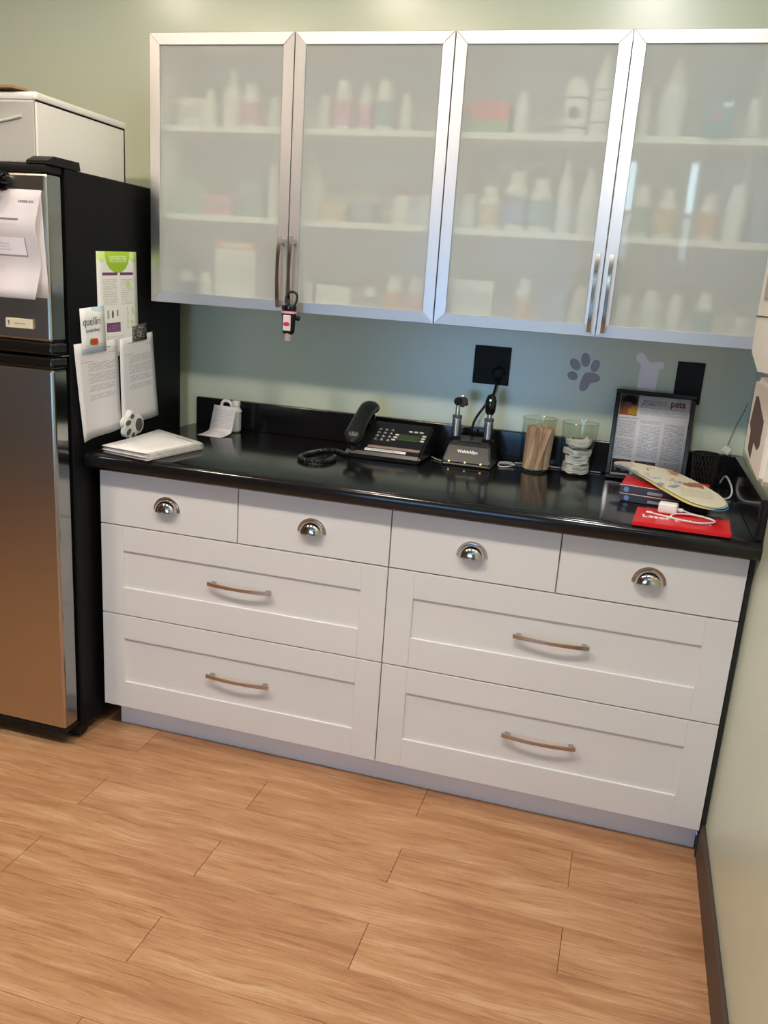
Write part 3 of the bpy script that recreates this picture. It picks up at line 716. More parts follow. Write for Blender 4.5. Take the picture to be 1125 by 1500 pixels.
tag(mk('cardboard_scrap', b, CARD, None, (-2.155, -.716, 1.6925+H2+.0206)), 'scrap of brown cardboard lying on the white drawer unit', 'cardboard')

# ------------------------------------------------------------------ wall plates and decals
def plate(name, lab, x, z, w, h, gangs):
    t = thing(name, lab, 'outlet', (x, 0, z))
    b = B(); b.box(-w/2, -.0065, -h/2, w/2, -.0004, h/2, .002, 2); mk('plate', b, BLACKPL, t)
    for gx in gangs:
        for gz in (-.0195, .0195):
            b = B(); b.lathe([(.0165, 0), (.0165, .0012), (.0160, .0016)], 20, M=Matrix.Translation((gx, -.0062, gz)) @ Matrix.Rotation(PI/2, 4, 'X')); s_ = mk('socket', b, BLACKPL, t)
            b = B()
            for q in (-.0058, .0058): b.box(gx+q-.0012, -.0081, gz-.001, gx+q+.0012, -.0074, gz+.008)
            b.box(gx-.0022, -.0081, gz-.011, gx+.0022, -.0074, gz-.0065); mk('slot', b, mat('slot_black', (.002, .002, .002), .8), s_)
    return t
plate('wall_outlet', 'black four-socket wall outlet plate with one black plug', -.7755, 1.2255, .118, .122, (-.024, .024))
plate('wall_outlet', 'black two-socket wall outlet plate above the picture frame', -.1655, 1.2265, .080, .126, (0,))
pd = thing('paw_decal', 'grey paw print decal stuck on the wall', 'decal', (-.482, -.0003, 1.220))
pads = [((-.030, .032, .014, .021, .75)), ((.0, .049, .014, .022, .15)), ((.032, .033, .013, .020, -.25)), ((-.034, -.004, .017, .0135, -.35))]
for (x, z, r, ry, a) in pads:
    b = B(); b.prism(circ(r, 24, x, z, ry, a), 'y', -.0008, 0); mk('toe_pad', b, PURPLE, pd)
b = B(); b.prism([tuple(p)[:2] for p in spline([(.018, .012, 0), (.040, .008, 0), (.052, -.004, 0), (.044, -.016, 0), (.024, -.022, 0), (.016, -.040, 0), (.002, -.050, 0), (-.009, -.040, 0), (-.006, -.015, 0), (.002, .006, 0)], 5, True)], 'y', -.0008, 0); mk('main_pad', b, PURPLE, pd)
bd = thing('bone_decal', 'pale bone decal stuck on the wall above the picture frame', 'decal', (-.288, -.0003, 1.232))
b = B(); b.prism([tuple(p)[:2] for p in spline([(-.028, -.075, 0), (-.027, .0, 0), (-.026, .036, 0), (-.040, .048, 0), (-.040, .068, 0), (-.022, .072, 0), (-.008, .054, 0), (.006, .046, 0), (.026, .050, 0), (.042, .046, 0), (.042, .032, 0), (.030, .026, 0), (.029, .0, 0), (.028, -.075, 0), (.04, -.09, 0), (.03, -.105, 0), (.0, -.092, 0), (-.03, -.105, 0), (-.04, -.09, 0)], 5, True)], 'y', -.0007, 0)
mk('bone_shape', b, BONE, bd)

# ------------------------------------------------------------------ dispensers on the right wall
up = thing('towel_dispenser', 'large beige wall dispenser with grey window high on the right wall', 'dispenser', (XR, -.80, 1.33))
b = B(); b.prism([(-.22, .0), (-.22, .42), (.195, .42), (.195, .118), (.195, .035), (.180, .018), (.02, -.004), (-.2, -.004)], 'x', -.098, -.0005)
bmesh.ops.bevel(b.bm, geom=[e for e in b.bm.edges if all(v.co.x < -.09 for v in e.verts)], offset=.012, segments=3, affect='EDGES'); mk('body', b, OFFWHITE, up)
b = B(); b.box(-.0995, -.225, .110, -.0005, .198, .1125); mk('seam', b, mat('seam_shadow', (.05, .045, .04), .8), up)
b = B(); b.box(-.1005, -.20, .148, -.0975, .115, .30, .001, 1); mk('window', b, WINGREY, up)
for i in range(4):
    b = B(); b.box(-.09, .1945, .030+.011*i, -.02, .1962, .036+.011*i, .0006, 1); mk('rib', b, OFFWHITE, up)
lo = thing('glove_dispenser', 'beige wall holder with dark cut-out mounted below the larger dispenser', 'dispenser', (XR, -.74, 1.097))
b = B(); b.prism([(-.15, .012), (-.15, .205), (.165, .205), (.168, .05), (.150, .022), (-.135, .0)], 'x', -.072, -.0005)
bmesh.ops.bevel(b.bm, geom=[e for e in b.bm.edges if all(v.co.x < -.07 for v in e.verts)], offset=.010, segments=3, affect='EDGES'); mk('body', b, OFFWHITE, lo)
b = B(); b.prism([(.10, .165), (.125, .10), (.09, .085), (.085, .045), (.03, .03), (.02, .072), (-.045, .062), (-.075, .075), (-.075, .128), (.07, .168)][::-1], 'x', -.0735, -.0718); mk('cut_out', b, DARKHOLE, lo)
for i in range(3):
    b = B(); b.box(-.064, .160, .055+.013*i, -.02, .1690, .062+.013*i, .0006, 1); mk('rib', b, OFFWHITE, lo)

# ------------------------------------------------------------------ counter: notebook
nb = thing('spiral_notebook', 'thick white spiral notebook at the refrigerator end of the counter', 'notebook', (0, 0, 0))
P0, P1, P2, P3 = Vector((-1.800, -.630)), Vector((-1.632, -.668)), Vector((-1.590, -.425)), Vector((-1.782, -.345))
def nbq(u, v): return (P0*(1-u)+P1*u)*(1-v)+(P3*(1-u)+P2*u)*v
nb_m = print_mat('notebook_print', srgb(232, 230, 228), [(.55, .90, .95, .95, srgb(70, 74, 90), 'lines', 1), (.08, .1, .92, .86, srgb(196, 200, 208), 'lines', 22), (.2, .06, .3, .075, srgb(130, 130, 136), 'lines', 1)])
for li in range(6):
    z = ZT+.001+li*.0042; s = .004*math.sin(li*2.1)
    o = link('page_block' if li < 5 else 'top_page', sheet(lambda u, v: (*(nbq(u, v)+Vector((s*.5, s))), z+.0034-.003*(1-u)*li/6+.010*(v**2)*(1-u)*(li/5)), 4, 4, .0031, 'pages', nb_m if li == 5 else PAPER, PAPER2 if li < 5 else PAPER), nb)
b = B(); n = 34
for i in range(n):
    t = (i+.5)/n; q = P1*(1-t)+P2*t; d = (P2-P1).normalized(); nrm = Vector((d.y, -d.x))
    pts = [Vector((q.x+nrm.x*(.0105*math.cos(a)), q.y+nrm.y*(.0105*math.cos(a)), ZT+.0125+.0105*math.sin(a))) for a in [2*PI*k/12 for k in range(12)]]
    b.tube(pts, .0009, 5, True)
mk('spiral_wire', b, mat('white_wire', srgb(220, 220, 218), .4), nb)

# white medicine jug and slip
jg = thing('medicine_jug', 'small white plastic bottle with loop handle near the backsplash', 'bottle', (-1.655, -.075, ZT))
b = B(); b.box(-.024, -.017, 0, .028, .017, .080, .009, 3); b.lathe([(.022, .074), (.012, .090), (.012, .094)], 18, (.012, 0, 0)); mk('body', b, WHITEPL, jg)
b = B(); b.lathe([(.0145, .092), (.0145, .108), (.013, .110)], 20, (.012, 0, 0)); mk('cap', b, WHITEPL, jg)
b = B(); b.tube(spline([(-.002, 0, .086), (-.012, 0, .104), (-.034, 0, .105), (-.043, 0, .090), (-.040, 0, .070), (-.022, 0, .060)], 5), .0055, 10); mk('loop_handle', b, WHITEPL, jg)
b = B(); b.box(-.020, -.0178, .012, .024, -.0165, .066); mk('label_panel', b, PAPER, jg)
slip_m = print_mat('slip_print', srgb(232, 228, 230), [(.1, .40, .9, .92, srgb(184, 180, 186), 'lines', 9), (.1, .1, .9, .32, srgb(190, 186, 192), 'lines', 3)])
def slip(u, v):
    if v < .35:
        t = v/.35; return ((-1.722+.090*u)+.012*t, -.203-.012*u+.075*t*(1), ZT+.0015+.012*t*t)
    t = (v-.35)/.65; return (-1.710+.090*u+(-.006+.004*t), -.128-.012*u+.024*t, ZT+.0135+.080*t)
tag(link('paper_slip', sheet(slip, 2, 14, .0004, 'paper_slip', slip_m), None), 'curled white printed slip leaning against the small white bottle', 'paper')

# ------------------------------------------------------------------ telephone
tp = thing('desk_phone', 'black desk telephone with coiled cord and green display', 'telephone', (-1.052, -.170, ZT))
PW, PD = .122, .092
b = B(); b.prism([(-PD, .003), (-PD-.002, .016), (-PD+.004, .026), (PD-.012, .098), (PD, .092), (PD, .003)], 'x', -PW, PW)
bmesh.ops.bevel(b.bm, geom=[e for e in b.bm.edges if abs(e.verts[0].co.x-e.verts[1].co.x) < 1e-4], offset=.006, segments=2, affect='EDGES'); mk('base', b, PHONEBK, tp)
sl = Vector((0, 2*PD-.016, .072)).normalized(); org = Vector((-PW, -PD+.004, .026))
def FM(u, v): return frame_M(org + Vector((u, 0, 0)) + sl*v, (1, 0, 0), sl)
for r in range(4):
    for c in range(3):
        b = B(); b.box(-.0065, -.0045, -.001, .0065, .0045, .003, .0012, 1, M=FM(.078+.0205*c, .072+.0205*r)); k = mk('key', b, GREYPL, tp)
        text('digit', '*0#789456123'[3*r+c], .011, INKWHITE, k, FM(.0755+.0205*c, .0685+.0205*r) @ Matrix.Translation((0, 0, .0033)))
for (u, v) in ((.135, .080), (.1375, .095), (.140, .110), (.228, .087), (.228, .102), (.228, .117), (.178, .137), (.196, .137), (.214, .137)):
    b = B(); b.prism(circ(.0068, 16, 0, 0, .0028), 'z', 0, .003, M=FM(u, v)); mk('function_key', b, WHITEPL, tp)
b = B(); b.box(-.036, -.017, -.001, .036, .017, .0022, .001, 1, M=FM(.182, .100)); mk('display', b, LCD, tp)
b = B(); b.box(-.085, -.007, -.001, .085, .007, .0012, M=FM(.150, .030)); mk('taupe_strip', b, BRONZE, tp)
b = B(); b.box(-.067, -.0062, -.001, .067, .0062, .0012, M=FM(.128, .012)); ls = mk('label_strip', b, PAPER, tp)
text('lettering', 'IN CASE OF EMERGENCY DIAL 911', .0088, INK, ls, FM(.065, .009) @ Matrix.Translation((0, 0, .0014)), sx=.82)
hp = [org+Vector((.024, 0, 0))+sl*v+Vector((0, -.35*w, w)) for v, w in ((-.006, .024), (.015, .036), (.05, .042), (.09, .046), (.13, .048), (.165, .047), (.19, .040), (.207, .026))]
b = B(); b.tube(spline(hp, 4), .02, 16, rs=[.014+.016*min(1, i/4)-.006*math.sin(PI*i/28)-.012*max(0, (i-25)/3) for i in range(29)], flat=(.8, 1.15)); hs = mk('handset', b, BLACKGL if False else PHONEBK, tp)
b = B(); b.lathe([(.024, -.012), (.022, .012)], 18, M=FM(.024, .175) @ Matrix.Translation((0, 0, .008))); b.lathe([(.024, -.010), (.022, .010)], 18, M=FM(.024, .02) @ Matrix.Translation((0, 0, .006))); mk('cradle', b, PHONEBK, tp)
path = spline([(-.104, -.094, .012), (-.125, -.085, .009), (-.165, -.055, .0085), (-.205, -.085, .0085), (-.224, -.160, .0085), (-.222, -.222, .0085), (-.185, -.255, .0085), (-.142, -.245, .0085), (-.128, -.195, .0085), (-.135, -.150, .0085)], 24)
hx = []; L = 0; prev = path[0]
for i, p in enumerate(path[:-1]):
    nx = path[i+1]; T = (nx-p).normalized(); side = T.cross(Vector((0, 0, 1))).normalized(); upv = side.cross(T)
    for k in range(5):
        q = p.lerp(nx, k/5); L += (nx-p).length/5; a = 2*PI*L/.0062
        hx.append(q+side*.0062*math.cos(a)+upv*.0062*math.sin(a))
b = B(); b.tube(hx, .0021, 5); mk('coiled_cord', b, PHONEBK, tp)

# ------------------------------------------------------------------ otoscope charger
ch = thing('instrument_charger', 'black two-well charging base for otoscope handles with three indicator lights', 'charger', (-.796, -.115, ZT))
CW = .080
b = B(); b.prism([(-.078, 0), (-.082, .010), (-.076, .022), (-.048, .066), (-.036, .074), (.055, .080), (.062, .0)], 'x', -CW, CW)
for v in b.bm.verts:
    v.co.x *= 1-.22*max(0, v.co.z)/.08
bmesh.ops.bevel(b.bm, geom=[e for e in b.bm.edges], offset=.005, segments=2, affect='EDGES'); mk('base', b, GREYPL if False else mat('charger_plastic', (.018, .019, .021), .36), ch)
fs = Vector((0, .028, .044)).normalized()
text('lettering', 'WelchAllyn', .0138, INKWHITE, ch, frame_M((-.034, -.0765+.028*.45, .022+.044*.45), (1, 0, 0), fs) @ Matrix.Translation((0, 0, .0008)), bold=.0004, ext=.0004)
for x, m_ in ((-.055, AMBER_LED), (-.004, GREEN_LED), (.046, AMBER_LED)):
    b = B(); b.lathe([(.0028, 0), (.0024, .0016), (.001, .0024)], 12, M=frame_M((x, -.0795, .0145), (1, 0, 0), (0, .42, .9))); mk('indicator_light', b, m_, ch)
for x in (-.055, .048):
    b = B(); b.lathe([(.017, .070), (.019, .0785), (.0165, .080), (.0145, .079)], 20, (x, -.005, 0)); mk('well_collar', b, BLACKPL, ch)
b = B(); b.tube(spline([(-.008, .050, .078), (-.012, .040, .100), (-.006, .050, .135), (.015, .075, .175), (.038, .090, .215), (.046, .092, .262)], 6), .0042, 8); mk('power_cord', b, BLACKPL, ch)
b = B(); b.lathe([(.016, 0), (.018, .006), (.018, .020), (.012, .026)], 18, M=Matrix.Translation((.0455, .105, .285)) @ Matrix.Rotation(PI/2, 4, 'X')); b.tube([(.0455, .085, .285), (.0458, .086, .272), (.046, .091, .258)], .007, 8); mk('plug', b, BLACKPL, ch)
def grip(t):
    b = B(); b.lathe([(.0125, 0), (.0145, .004), (.0148, .058), (.0135, .062)], 20); mk('grip', b, SILVER, t)
    b = B(); b.lathe([(.0155, .060), (.0155, .068), (.0145, .070)], 20); mk('collar', b, GREYPL, t)
ot = thing('otoscope', 'silver otoscope with round lens standing in the charger', 'otoscope', (-.851, -.12, ZT+.0805)); grip(ot)
b = B(); b.lathe([(.0075, .069), (.0075, .088), (.0060, .104)], 16); mk('neck', b, CHROME, ot)
b = B(); b.lathe([(.0095, -.012), (.013, .000), (.0125, .012)], 20, M=Matrix.Translation((0, -.002, .114)) @ Matrix.Rotation(PI/2, 4, 'X')); mk('speculum_head', b, BLACKPL, ot)
b = B(); b.lathe([(.0165, 0), (.0175, .002), (.0165, .004)], 24, M=Matrix.Translation((.012, .012, .113)) @ Matrix.Rotation(PI/2, 4, 'X') @ Matrix.Rotation(.5, 4, 'Y')); mk('lens_disc', b, mat('dark_lens', (.05, .055, .06), .08), ot)
b = B(); b.tube([(.012+.0165*math.cos(a), .012, .113+.0165*math.sin(a)) for a in [2*PI*i/28 for i in range(28)]], .0024, 8, True); mk('lens_ring', b, CHROME, ot)
op = thing('ophthalmoscope', 'silver handled ophthalmoscope with black oval head standing in the charger', 'ophthalmoscope', (-.748, -.12, ZT+.0805)); grip(op)
b = B(); b.lathe([(.0085, .069), (.0085, .082)], 16); mk('neck', b, CHROME, op)
b = B(); b.lathe([(.009, .080), (.0155, .090), (.0180, .108), (.0175, .126), (.0120, .141), (.003, .146)], 20, M=Matrix.Scale(.75, 4, (0, 1, 0))); mk('head', b, BLACKGL, op)
b = B(); b.prism(circ(.0035, 14, 0, .128), 'y', -.0145, -.0115); mk('viewing_hole', b, SILVER, op)

# ------------------------------------------------------------------ glass jars
def jar(lab, x, y, r0, r1, h):
    t = thing('glass_jar', lab, 'jar', (x, y, ZT)); th = .0025
    b = B(); b.lathe([(.001, .0005), (r0-.003, .0005), (r0, .003), (r1, h-.003), (r1, h), (r1-th, h), (r0-th, .008), (r0-.006, .006), (.001, .006)], 40, cap=False); mk('glass_body', b, JARGL, t, ang=1.2)
    b = B(); b.tube([(r1*math.cos(a)-.0012*math.cos(a), r1*math.sin(a)-.0012*math.sin(a), h) for a in [2*PI*i/40 for i in range(40)]], .0019, 8, True); mk('rim', b, JARGL, t)
    return t
J1 = (-.590, -.118); J2 = (-.466, -.112)
jar('clear glass jar full of wooden sticks on the black counter', *J1, .049, .053, .168)
jar('clear flared glass jar half full of folded gauze on the counter', *J2, .047, .057, .166)
b = B(); w = .0062
pl = [(-.071+w*math.cos(a)-0, w*math.sin(a)) for a in [PI/2+PI*i/8 for i in range(9)]] + [(.071+w*math.cos(a), w*math.sin(a)) for a in [-PI/2+PI*i/8 for i in range(9)]]
b.prism([(q[1], (q[0]+.0795)*.86) for q in pl], 'y', -.0008, .0008); STK = b.mesh('tongue_depressor', WOODST)
random.seed(3)
STKS = [STK]
for q in ((230, 198, 170), (188, 146, 114)):
    m2 = STK.copy(); m2.materials.clear(); m2.materials.append(mat('birch_%d' % q[0], srgb(*q), .6)); STKS.append(m2)
for i in range(64):
    a = 2*PI*i*.382+.3; rr = .038*math.sqrt((i+.5)/64)
    tx = -.055*math.sin(a)*rr/.036+random.uniform(-.02, .02); ty = .05*math.cos(a)*rr/.036+random.uniform(-.03, .03)
    o = link('tongue_depressor', STKS[i % 3], None, (J1[0]+rr*math.cos(a), J1[1]+rr*math.sin(a), ZT+.0075), (tx*.5, ty*.5+.05, random.uniform(-.8, .8)))
    tag(o, 'wooden tongue depressor standing in the glass jar of sticks', 'tongue depressor', 'tongue depressors in the glass jar')
for i, (x0, y0, tlt, rz, w_) in enumerate(((-.026, -.030, .26, -.2, 'left'), (-.010, -.037, .30, .05, 'middle'), (.006, -.039, .22, .1, 'right'))):
    o = link('tongue_depressor', STKS[(i+1) % 3], None, (J1[0]+x0, J1[1]+y0, ZT+.0078), (.02, tlt, rz)); tag(o, 'slanting wooden tongue depressor at the front of the jar, %s of three' % w_, 'tongue depressor', 'leaning tongue depressors in the glass jar')
def gauze(x, y, z, w, d, h, rot, lab, tilt=0.0, curl=.0):
    bm = bmesh.new(); n = 10; k_ = random.random()*9
    def hz(u, v): return curl*(abs(u)**3+.7*abs(v)**3)+.0025*math.sin(u*5+k_)*math.cos(v*4+k_)
    rings = []
    for lay in range(5):
        for top in (0, 1):
            zz = h*(lay+top*.8)/5; g = {}
            for i in range(n+1):
                for j in range(n+1):
                    u, v = -1+2*i/n, -1+2*j/n; sh = 1-.03*((lay*7) % 3)
                    q_ = Vector((w*sh*u, d*sh*v)); q_ = q_*min(1, (.0425+.001*math.sin(lay+k_))/max(q_.length, 1e-6)); g[i, j] = bm.verts.new((q_.x, q_.y, zz+hz(u, v)))
            rings.append(g)
        A, T = rings[-2], rings[-1]
        for i in range(n):
            for j in range(n):
                bm.faces.new((A[i, j], A[i, j+1], A[i+1, j+1], A[i+1, j])); bm.faces.new((T[i, j], T[i+1, j], T[i+1, j+1], T[i, j+1]))
        for i in range(n):
            for (p, q) in (((i, 0), (i+1, 0)), ((i+1, n), (i, n)), ((0, i+1), (0, i)), ((n, i), (n, i+1))): bm.faces.new((A[p], A[q], T[q], T[p]))
    for f in bm.faces: f.smooth = True
    me = bpy.data.meshes.new('gauze_pad'); bm.to_mesh(me); bm.free(); me.materials.append(COTTON)
    t = link('gauze_pad', me, None, (J2[0]+x, J2[1]+y, ZT+z), (tilt, tilt*.6, rot)); tag(t, lab, 'gauze pad', 'gauze pads in the glass jar')
gauze(0, 0, .0085, .036, .035, .028, .45, 'folded white gauze pad lying at the bottom of the glass jar', .0, .004)
gauze(.001, -.001, .0375, .036, .034, .024, .1, 'folded white gauze pad in the middle of the jar, second from bottom', -.02, .004)
gauze(-.001, .001, .0625, .035, .035, .018, .75, 'folded white gauze pad in the jar, second from top', .05, .005)
gauze(.001, .000, .0865, .037, .036, .016, .25, 'folded white gauze pad with curled corners on top of the gauze pile', -.05, .013)

# ------------------------------------------------------------------ framed page
pf = thing('picture_frame', 'black picture frame with a printed pet page leaning on the backsplash', 'picture frame', (-.256, -.098, ZT+.003), (-math.radians(12.5), 0, 0))
FW2, FH = .118, .276
b = B(); w = .0135
b.box(-FW2, -.007, 0, FW2, .007, w, .002, 1); b.box(-FW2, -.007, FH-w, FW2, .007, FH, .002, 1); b.box(-FW2, -.007, w, -FW2+w, .007, FH-w, .002, 1); b.box(FW2-w, -.007, w, FW2, .007, FH-w, .002, 1)
mk('frame', b, BLACKGL, pf)
T_ = srgb(150, 152, 166)
page_m = print_mat('pet_page_print', srgb(240, 240, 246), [
    (.02, .74, .27, .99, srgb(120, 96, 84), 'solid', 0), (.05, .86, .25, .98, srgb(40, 36, 38), 'ellipse', 0), (.03, .74, .20, .82, srgb(170, 84, 50), 'blotch', 9), (.14, .75, .27, .86, srgb(200, 160, 60), 'blotch', 7), (.08, .82, .2, .9, srgb(150, 110, 100), 'blotch', 8),
    (.31, .875, .52, .885, srgb(96, 96, 108), 'lines', 1), (.31, .845, .92, .862, srgb(120, 122, 136), 'lines', 1), (.30, .765, .96, .835, T_, 'lines', 6),
    (.02, .70, .30, .72, srgb(120, 122, 136), 'lines', 1), (.02, .48, .28, .685, T_, 'lines', 14), (.02, .24, .28, .46, T_, 'lines', 12),
    (.34, .66, .62, .70, T_, 'lines', 3), (.34, .24, .62, .64, T_, 'lines', 24), (.67, .24, .95, .68, T_, 'lines', 24), (.67, .05, .95, .22, T_, 'lines', 10),
    (.02, .03, .28, .20, srgb(70, 54, 52), 'solid', 0), (.06, .06, .24, .18, srgb(150, 140, 150), 'blotch', 8), (.33, .03, .62, .20, srgb(78, 58, 54), 'solid', 0), (.36, .05, .6, .18, srgb(140, 120, 120), 'blotch', 9)], .4)
link('page', sheet(lambda u, v: (-FW2+w-.002+(2*FW2-2*w+.004)*u, -.002, w-.002+(FH-2*w+.004)*v), 1, 1, .0006, 'page', page_m), pf)
Mp = lambda x, z: frame_M((x, -.0028, z), (1, 0, 0), (0, 0, 1))
text('lettering', 'precious', .031, INKGREY, pf, Mp(-.038, .236), shear=.35, bold=-.0003, sx=.66)
text('lettering', 'pets', .030, INKRED, pf, Mp(.046, .236), bold=.0006, sx=.86)
b = B(); b.box(-FW2+w, -.0042, w, FW2-w, -.0035, FH-w); mk('glazing', b, clear_glass('non_glare_glass', (.99, .99, .99), .06), pf)
b = B(); b.box(-FW2+.006, .0072, .006, FW2-.006, .010, FH-.006); mk('backing_board', b, BLACKPL, pf)

# ------------------------------------------------------------------ pencil cup, cables
pc = thing('mesh_cup', 'empty black mesh pencil cup in the corner of the counter', 'pencil cup', (-.088, -.085, ZT))
b = B()
for i in range(22):
    a = 2*PI*i/22
    for s in (1, -1): b.tube([((.032+.007*t)*math.cos(a+s*t*.9), (.032+.007*t)*math.sin(a+s*t*.9), .003+.105*t) for t in [k/5 for k in range(6)]], .0009, 4)
o = mk('mesh_wall', b, mat('dark_wire', (.035, .032, .03), .4), pc); o['kind'] = 'stuff'
b = B(); b.tube([(.0395*math.cos(2*PI*i/32), .0395*math.sin(2*PI*i/32), .109) for i in range(32)], .0028, 8, True); mk('rim', b, BLACKPL, pc)
b = B(); b.lathe([(.034, .0005), (.034, .006), (.032, .008)], 28); mk('base', b, BLACKPL, pc)
z = ZT+.0035
def cable(lab, pts, r=.0022, name='cable'):
    b = B(); b.tube(spline(pts, 8), r, 7); return tag(mk(name, b, CABLEW), lab, 'cable')
cable('white cable looping on the counter beside the black pencil cup', [(-.150, -.150, z), (-.110, -.160, z), (-.060, -.205, z), (-.018, -.190, z), (-.006, -.135, z+.018), (-.020, -.060, z+.04), (-.030, -.028, z+.012)], .0028)
cable('thin white cable running along the foot of the backsplash behind the jars', [(-.665, -.040, z), (-.600, -.032, z), (-.50, -.034, z), (-.39, -.030, z)], .002)
cable('white cable coiled on the counter between charger and stick jar', [(-.712, -.060, z), (-.700, -.045, z), (-.672, -.048, z), (-.660, -.080, z), (-.676, -.120, z), (-.700, -.130, z), (-.706, -.100, z+.004), (-.682, -.090, z+.005), (-.655, -.100, z+.004)], .0020)
cable('short grey cable between telephone and charger on the counter', [(-.925, -.115, z+.002), (-.905, -.135, z), (-.885, -.150, z)], .0016)
b = B(); b.tube(spline([(-.030, -.0225, 1.030), (-.022, -.004, 1.060), (-.010, -.003, 1.110), (.004, -.003, 1.150), (.012, -.004, 1.185)], 6), .0009, 5); tag(mk('thin_wire', b, mat('grey_wire', srgb(96, 92, 84), .6)), 'thin dark wire running up the wall from the counter corner', 'wire')
b = B(); b.box(-.012, -.003, -.010, .012, .003, .012, .002, 1, M=Matrix.Rotation(.5, 4, 'Y')); tag(mk('cable_tag', b, WHITEPL, None, (-.028, -.028, 1.037)), 'small white cable plug resting on backsplash corner', 'plug')

# ------------------------------------------------------------------ books and leaflets at the right end
def book(lab, x0, y0, w, d, th, z, rz):
    t = thing('red_book', lab, 'book', (x0, y0, z), (0, 0, rz), group='red books under the leaflets')
    b = B(); b.box(0, .002, th-.0016, w, d, th, .0004, 1); b.box(0, .002, 0, w, d, .0016, .0004, 1); mk('cover', b, RED, t)
    b = B(); b.box(.001, .004, .0018, w-.003, d-.003, th-.0018); mk('pages', b, PAPER, t)
    b = B(); b.box(.0, 0, 0, w, .0035, th, .0008, 1); s = mk('spine', b, mat('dark_spine', (.045, .035, .04), .25), t)
    b = B(); b.prism(circ(th*.34, 16, .018, th*.5), 'y', -.0006, 0); mk('emblem', b, mat('blue_emblem', srgb(110, 140, 190), .4), s)
    b = B(); b.box(.075, -.0006, th*.2, .115, 0, th*.55); mk('spine_label', b, mat('grey_label', srgb(150, 145, 155), .5), s)
    b = B(); b.box(-.0012, .002, th-.001, w, .0045, th+.0006); b.box(-.0012, .002, -.0, w, .0045, .0008); mk('white_edge', b, PAPER, s)
    return t
book('lower red book with dark spine in the stack on the counter', -.322, -.392, .230, .165, .021, ZT+.001, -.14)
book('upper red book with dark spine, topmost of the book stack', -.325, -.385, .230, .175, .022, ZT+.0225, -.10)
# fan of leaf-shaped leaflets
leaf = spline([(-.350, -.205, 0), (-.318, -.172, 0), (-.250, -.178, 0), (-.172, -.216, 0), (-.102, -.320, 0), (-.064, -.410, 0), (-.058, -.490, 0), (-.085, -.535, 0), (-.140, -.520, 0), (-.205, -.430, 0), (-.250, -.345, 0), (-.310, -.240, 0)], 6, True)
cxy = Vector((-.2, -.33, 0))
def leafmesh(k, m_):
    bm = bmesh.new(); uvl = bm.loops.layers.uv.new('UVMap')
    P = [(p-cxy) for p in leaf]
    def zz(p): return .014*max(0, -(p.x)*2.0+.1) - .010*max(0, p.x)*4 + .004*k*(0)
    T = [bm.verts.new((p.x, p.y, zz(p))) for p in P]; Bt = [bm.verts.new((p.x, p.y, zz(p)-.0012)) for p in P]
    c0 = bm.verts.new((0, 0, .0028)); c1 = bm.verts.new((0, 0, .0016))
    n_ = len(P)
    for i in range(n_):
        j = (i+1) % n_
        for f in (bm.faces.new((c0, T[i], T[j])), bm.faces.new((c1, Bt[j], Bt[i])), bm.faces.new((T[j], T[i], Bt[i], Bt[j]))):
            for l in f.loops: l[uvl].uv = (l.vert.co.x/.32+.5, l.vert.co.y/.40+.5)
    bmesh.ops.recalc_face_normals(bm, faces=bm.faces)
    me = bpy.data.meshes.new('leaflet'); bm.to_mesh(me); bm.free(); me.materials.append(m_); return me
lf_m = print_mat('leaflet_print', srgb(226, 220, 196), [(.0, .60, .35, .95, srgb(208, 186, 176), 'blotch', 5), (.32, .68, .62, .80, srgb(196, 130, 84), 'blotch', 6), (.52, .38, .80, .56, srgb(172, 106, 78), 'blotch', 6), (.38, .30, .62, .52, srgb(140, 156, 170), 'blotch', 8), (.60, .16, .86, .36, srgb(176, 172, 160), 'lines', 8), (.30, .48, .5, .62, srgb(186, 196, 200), 'blotch', 9)], .35)
for k, (colr, dx, dy, rz, nm) in enumerate((((90, 130, 165), .003, -.009, .035, 'blue edged leaflet at the bottom of the fanned stack on the books'), ((226, 212, 130), -.004, -.004, -.025, 'yellow edged leaflet in the fanned stack, second from bottom'), ((150, 180, 170), .002, -.004, .025, 'grey-green leaflet in the fanned stack, second from top'), (None, 0, 0, 0, 'cream leaf-shaped leaflet with pictures on top of the fanned stack'))):
    m_ = lf_m if colr is None else mat('leaflet_%d' % k, srgb(*colr), .4)
    tag(link('leaflet', leafmesh(k, m_), None, (cxy.x+dx, cxy.y+dy, ZT+.0535+.0023*k), (.05, .10*0, rz)), nm, 'leaflet', 'fanned leaflets on the red books')

# red booklet with charger
RBX, RBY, RBR = -.285, -.655, -.01
rb = thing('red_booklet', 'flat bright red booklet with white title at the front edge of the counter', 'booklet', (RBX, RBY, ZT+.0008), (0, 0, RBR))
b = B(); b.prism([(0, 0), (.232, 0), (.240, .165), (.010, .168)], 'z', 0, .011); bmesh.ops.bevel(b.bm, geom=b.bm.edges[:], offset=.0015, segments=2, affect='EDGES'); mk('cover', b, RED, rb)
text('lettering', 'Laser Liaison', .040, INKWHITE, rb, frame_M((.022, .060, .0114), (1, -.02, 0), (0, 1, 0)), bold=.0006, ext=.0003, sx=.80)
ua = thing('usb_charger', 'white square phone charger block with coiled cable on the red booklet', 'charger', (-.196, -.520, ZT+.0122), (0, 0, -.12))
b = B(); b.box(-.026, -.017, 0, .022, .017, .027, .005, 3); mk('block', b, WHITEPL, ua)
b = B(); b.box(.021, -.007, .008, .036, .007, .016, .002, 1); mk('usb_plug', b, WHITEPL, ua)
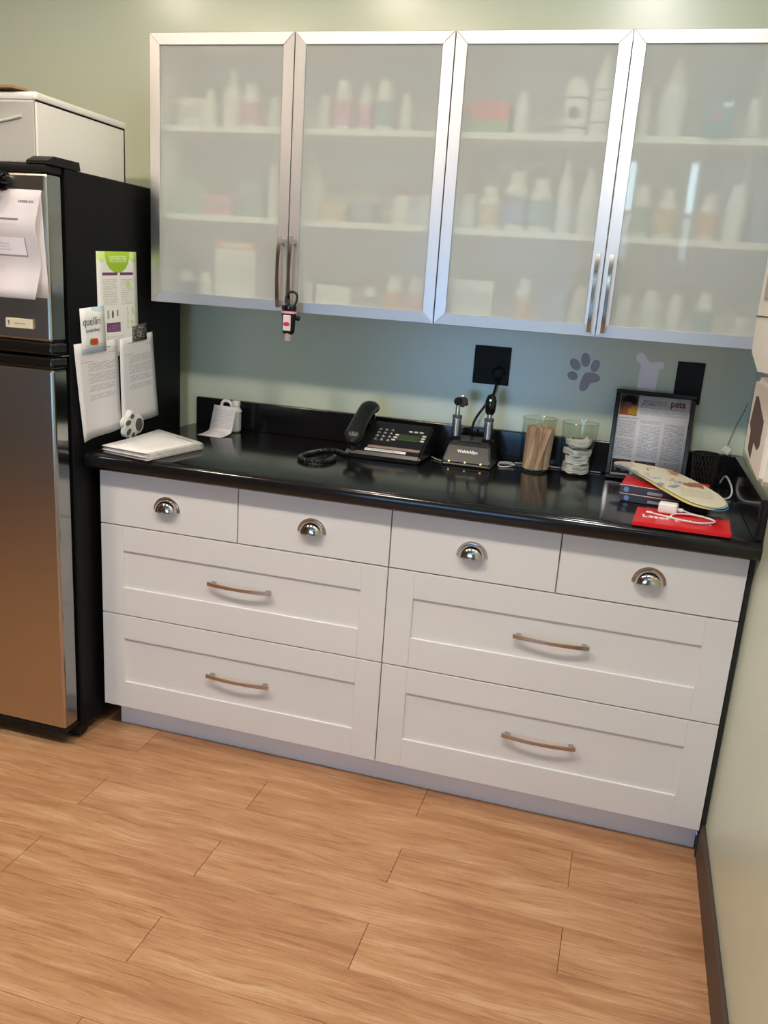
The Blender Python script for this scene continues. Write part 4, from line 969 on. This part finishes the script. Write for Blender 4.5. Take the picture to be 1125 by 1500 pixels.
loop = spline([(.036, 0, .012), (.055, .005, .006), (.085, .006, .0028), (.112, -.018, .0028), (.108, -.055, .0028), (.070, -.078, .0028), (.030, -.070, .0028), (.010, -.045, .0028), (.022, -.015, .0045), (.055, -.004, .0055), (.095, -.018, .0060), (.116, -.045, .0055), (.085, -.080, .0050), (.040, -.076, .0045), (.0, -.055, .0028), (-.040, -.040, .0028)], 8)
b = B(); b.tube(loop, .0021, 7); mk('cord', b, CABLEW, ua)
b = B(); b.box(-.052, -.0435, .0008, -.036, -.0345, .0058, .0015, 1); mk('connector', b, WHITEPL, ua)

# ------------------------------------------------------------------ sanitiser bottle hanging on a door handle
hx_ = XU[1]+.0185
sb = thing('sanitizer_holder', 'small black rubber bottle holder hanging from a cabinet door handle', 'bottle holder', (-1.330, -.383, 1.292))
b = B(); b.tube(spline([(-.010, .004, .076), (-.016, .012, .100), (-.013, .022, .118), (.0, .026, .122), (.014, .022, .114), (.017, .012, .095), (.010, .004, .076)], 5), .0035, 8); mk('strap', b, BLACKPL, sb)
b = B(); b.lathe([(.013, 0), (.0185, .006), (.021, .050), (.0225, .066), (.020, .070)], 20, M=Matrix.Scale(.72, 4, (0, 1, 0))); mk('sleeve', b, BLACKPL, sb)
b = B(); b.lathe([(.0205, .068), (.0225, .074), (.0225, .082), (.012, .088)], 20, M=Matrix.Scale(.75, 4, (0, 1, 0))); mk('collar', b, BLACKGL, sb)
b = B(); b.box(-.012, -.0172, .010, .012, -.0125, .056, .002, 1); lb = mk('label_panel', b, mat('bottle_label', srgb(214, 200, 206), .4), sb)
b = B(); b.prism(circ(.010, 18, 0, .030, .006), 'y', -.0180, -.0170); mk('emblem', b, mat('label_red', srgb(190, 40, 70), .4), lb)
b = B(); b.lathe([(.0226, .060), (.0230, .0605), (.0232, .066), (.0228, .0665)], 20, cap=False, M=Matrix.Scale(.72, 4, (0, 1, 0))); mk('pink_band', b, mat('pink_band', srgb(226, 150, 158), .5), sb)
b = B(); b.lathe([(.009, -.022), (.0115, -.020), (.0115, .004)], 16); mk('nozzle_cap', b, mat('clear_grey_cap', srgb(160, 150, 145), .25), sb)
b = B(); b.lathe([(.006, 0), (.008, .006), (.006, .011)], 12, M=Matrix.Translation((.021, .004, .048)) @ Matrix.Rotation(PI/2, 4, 'Y')); mk('knob', b, BLACKPL, sb)
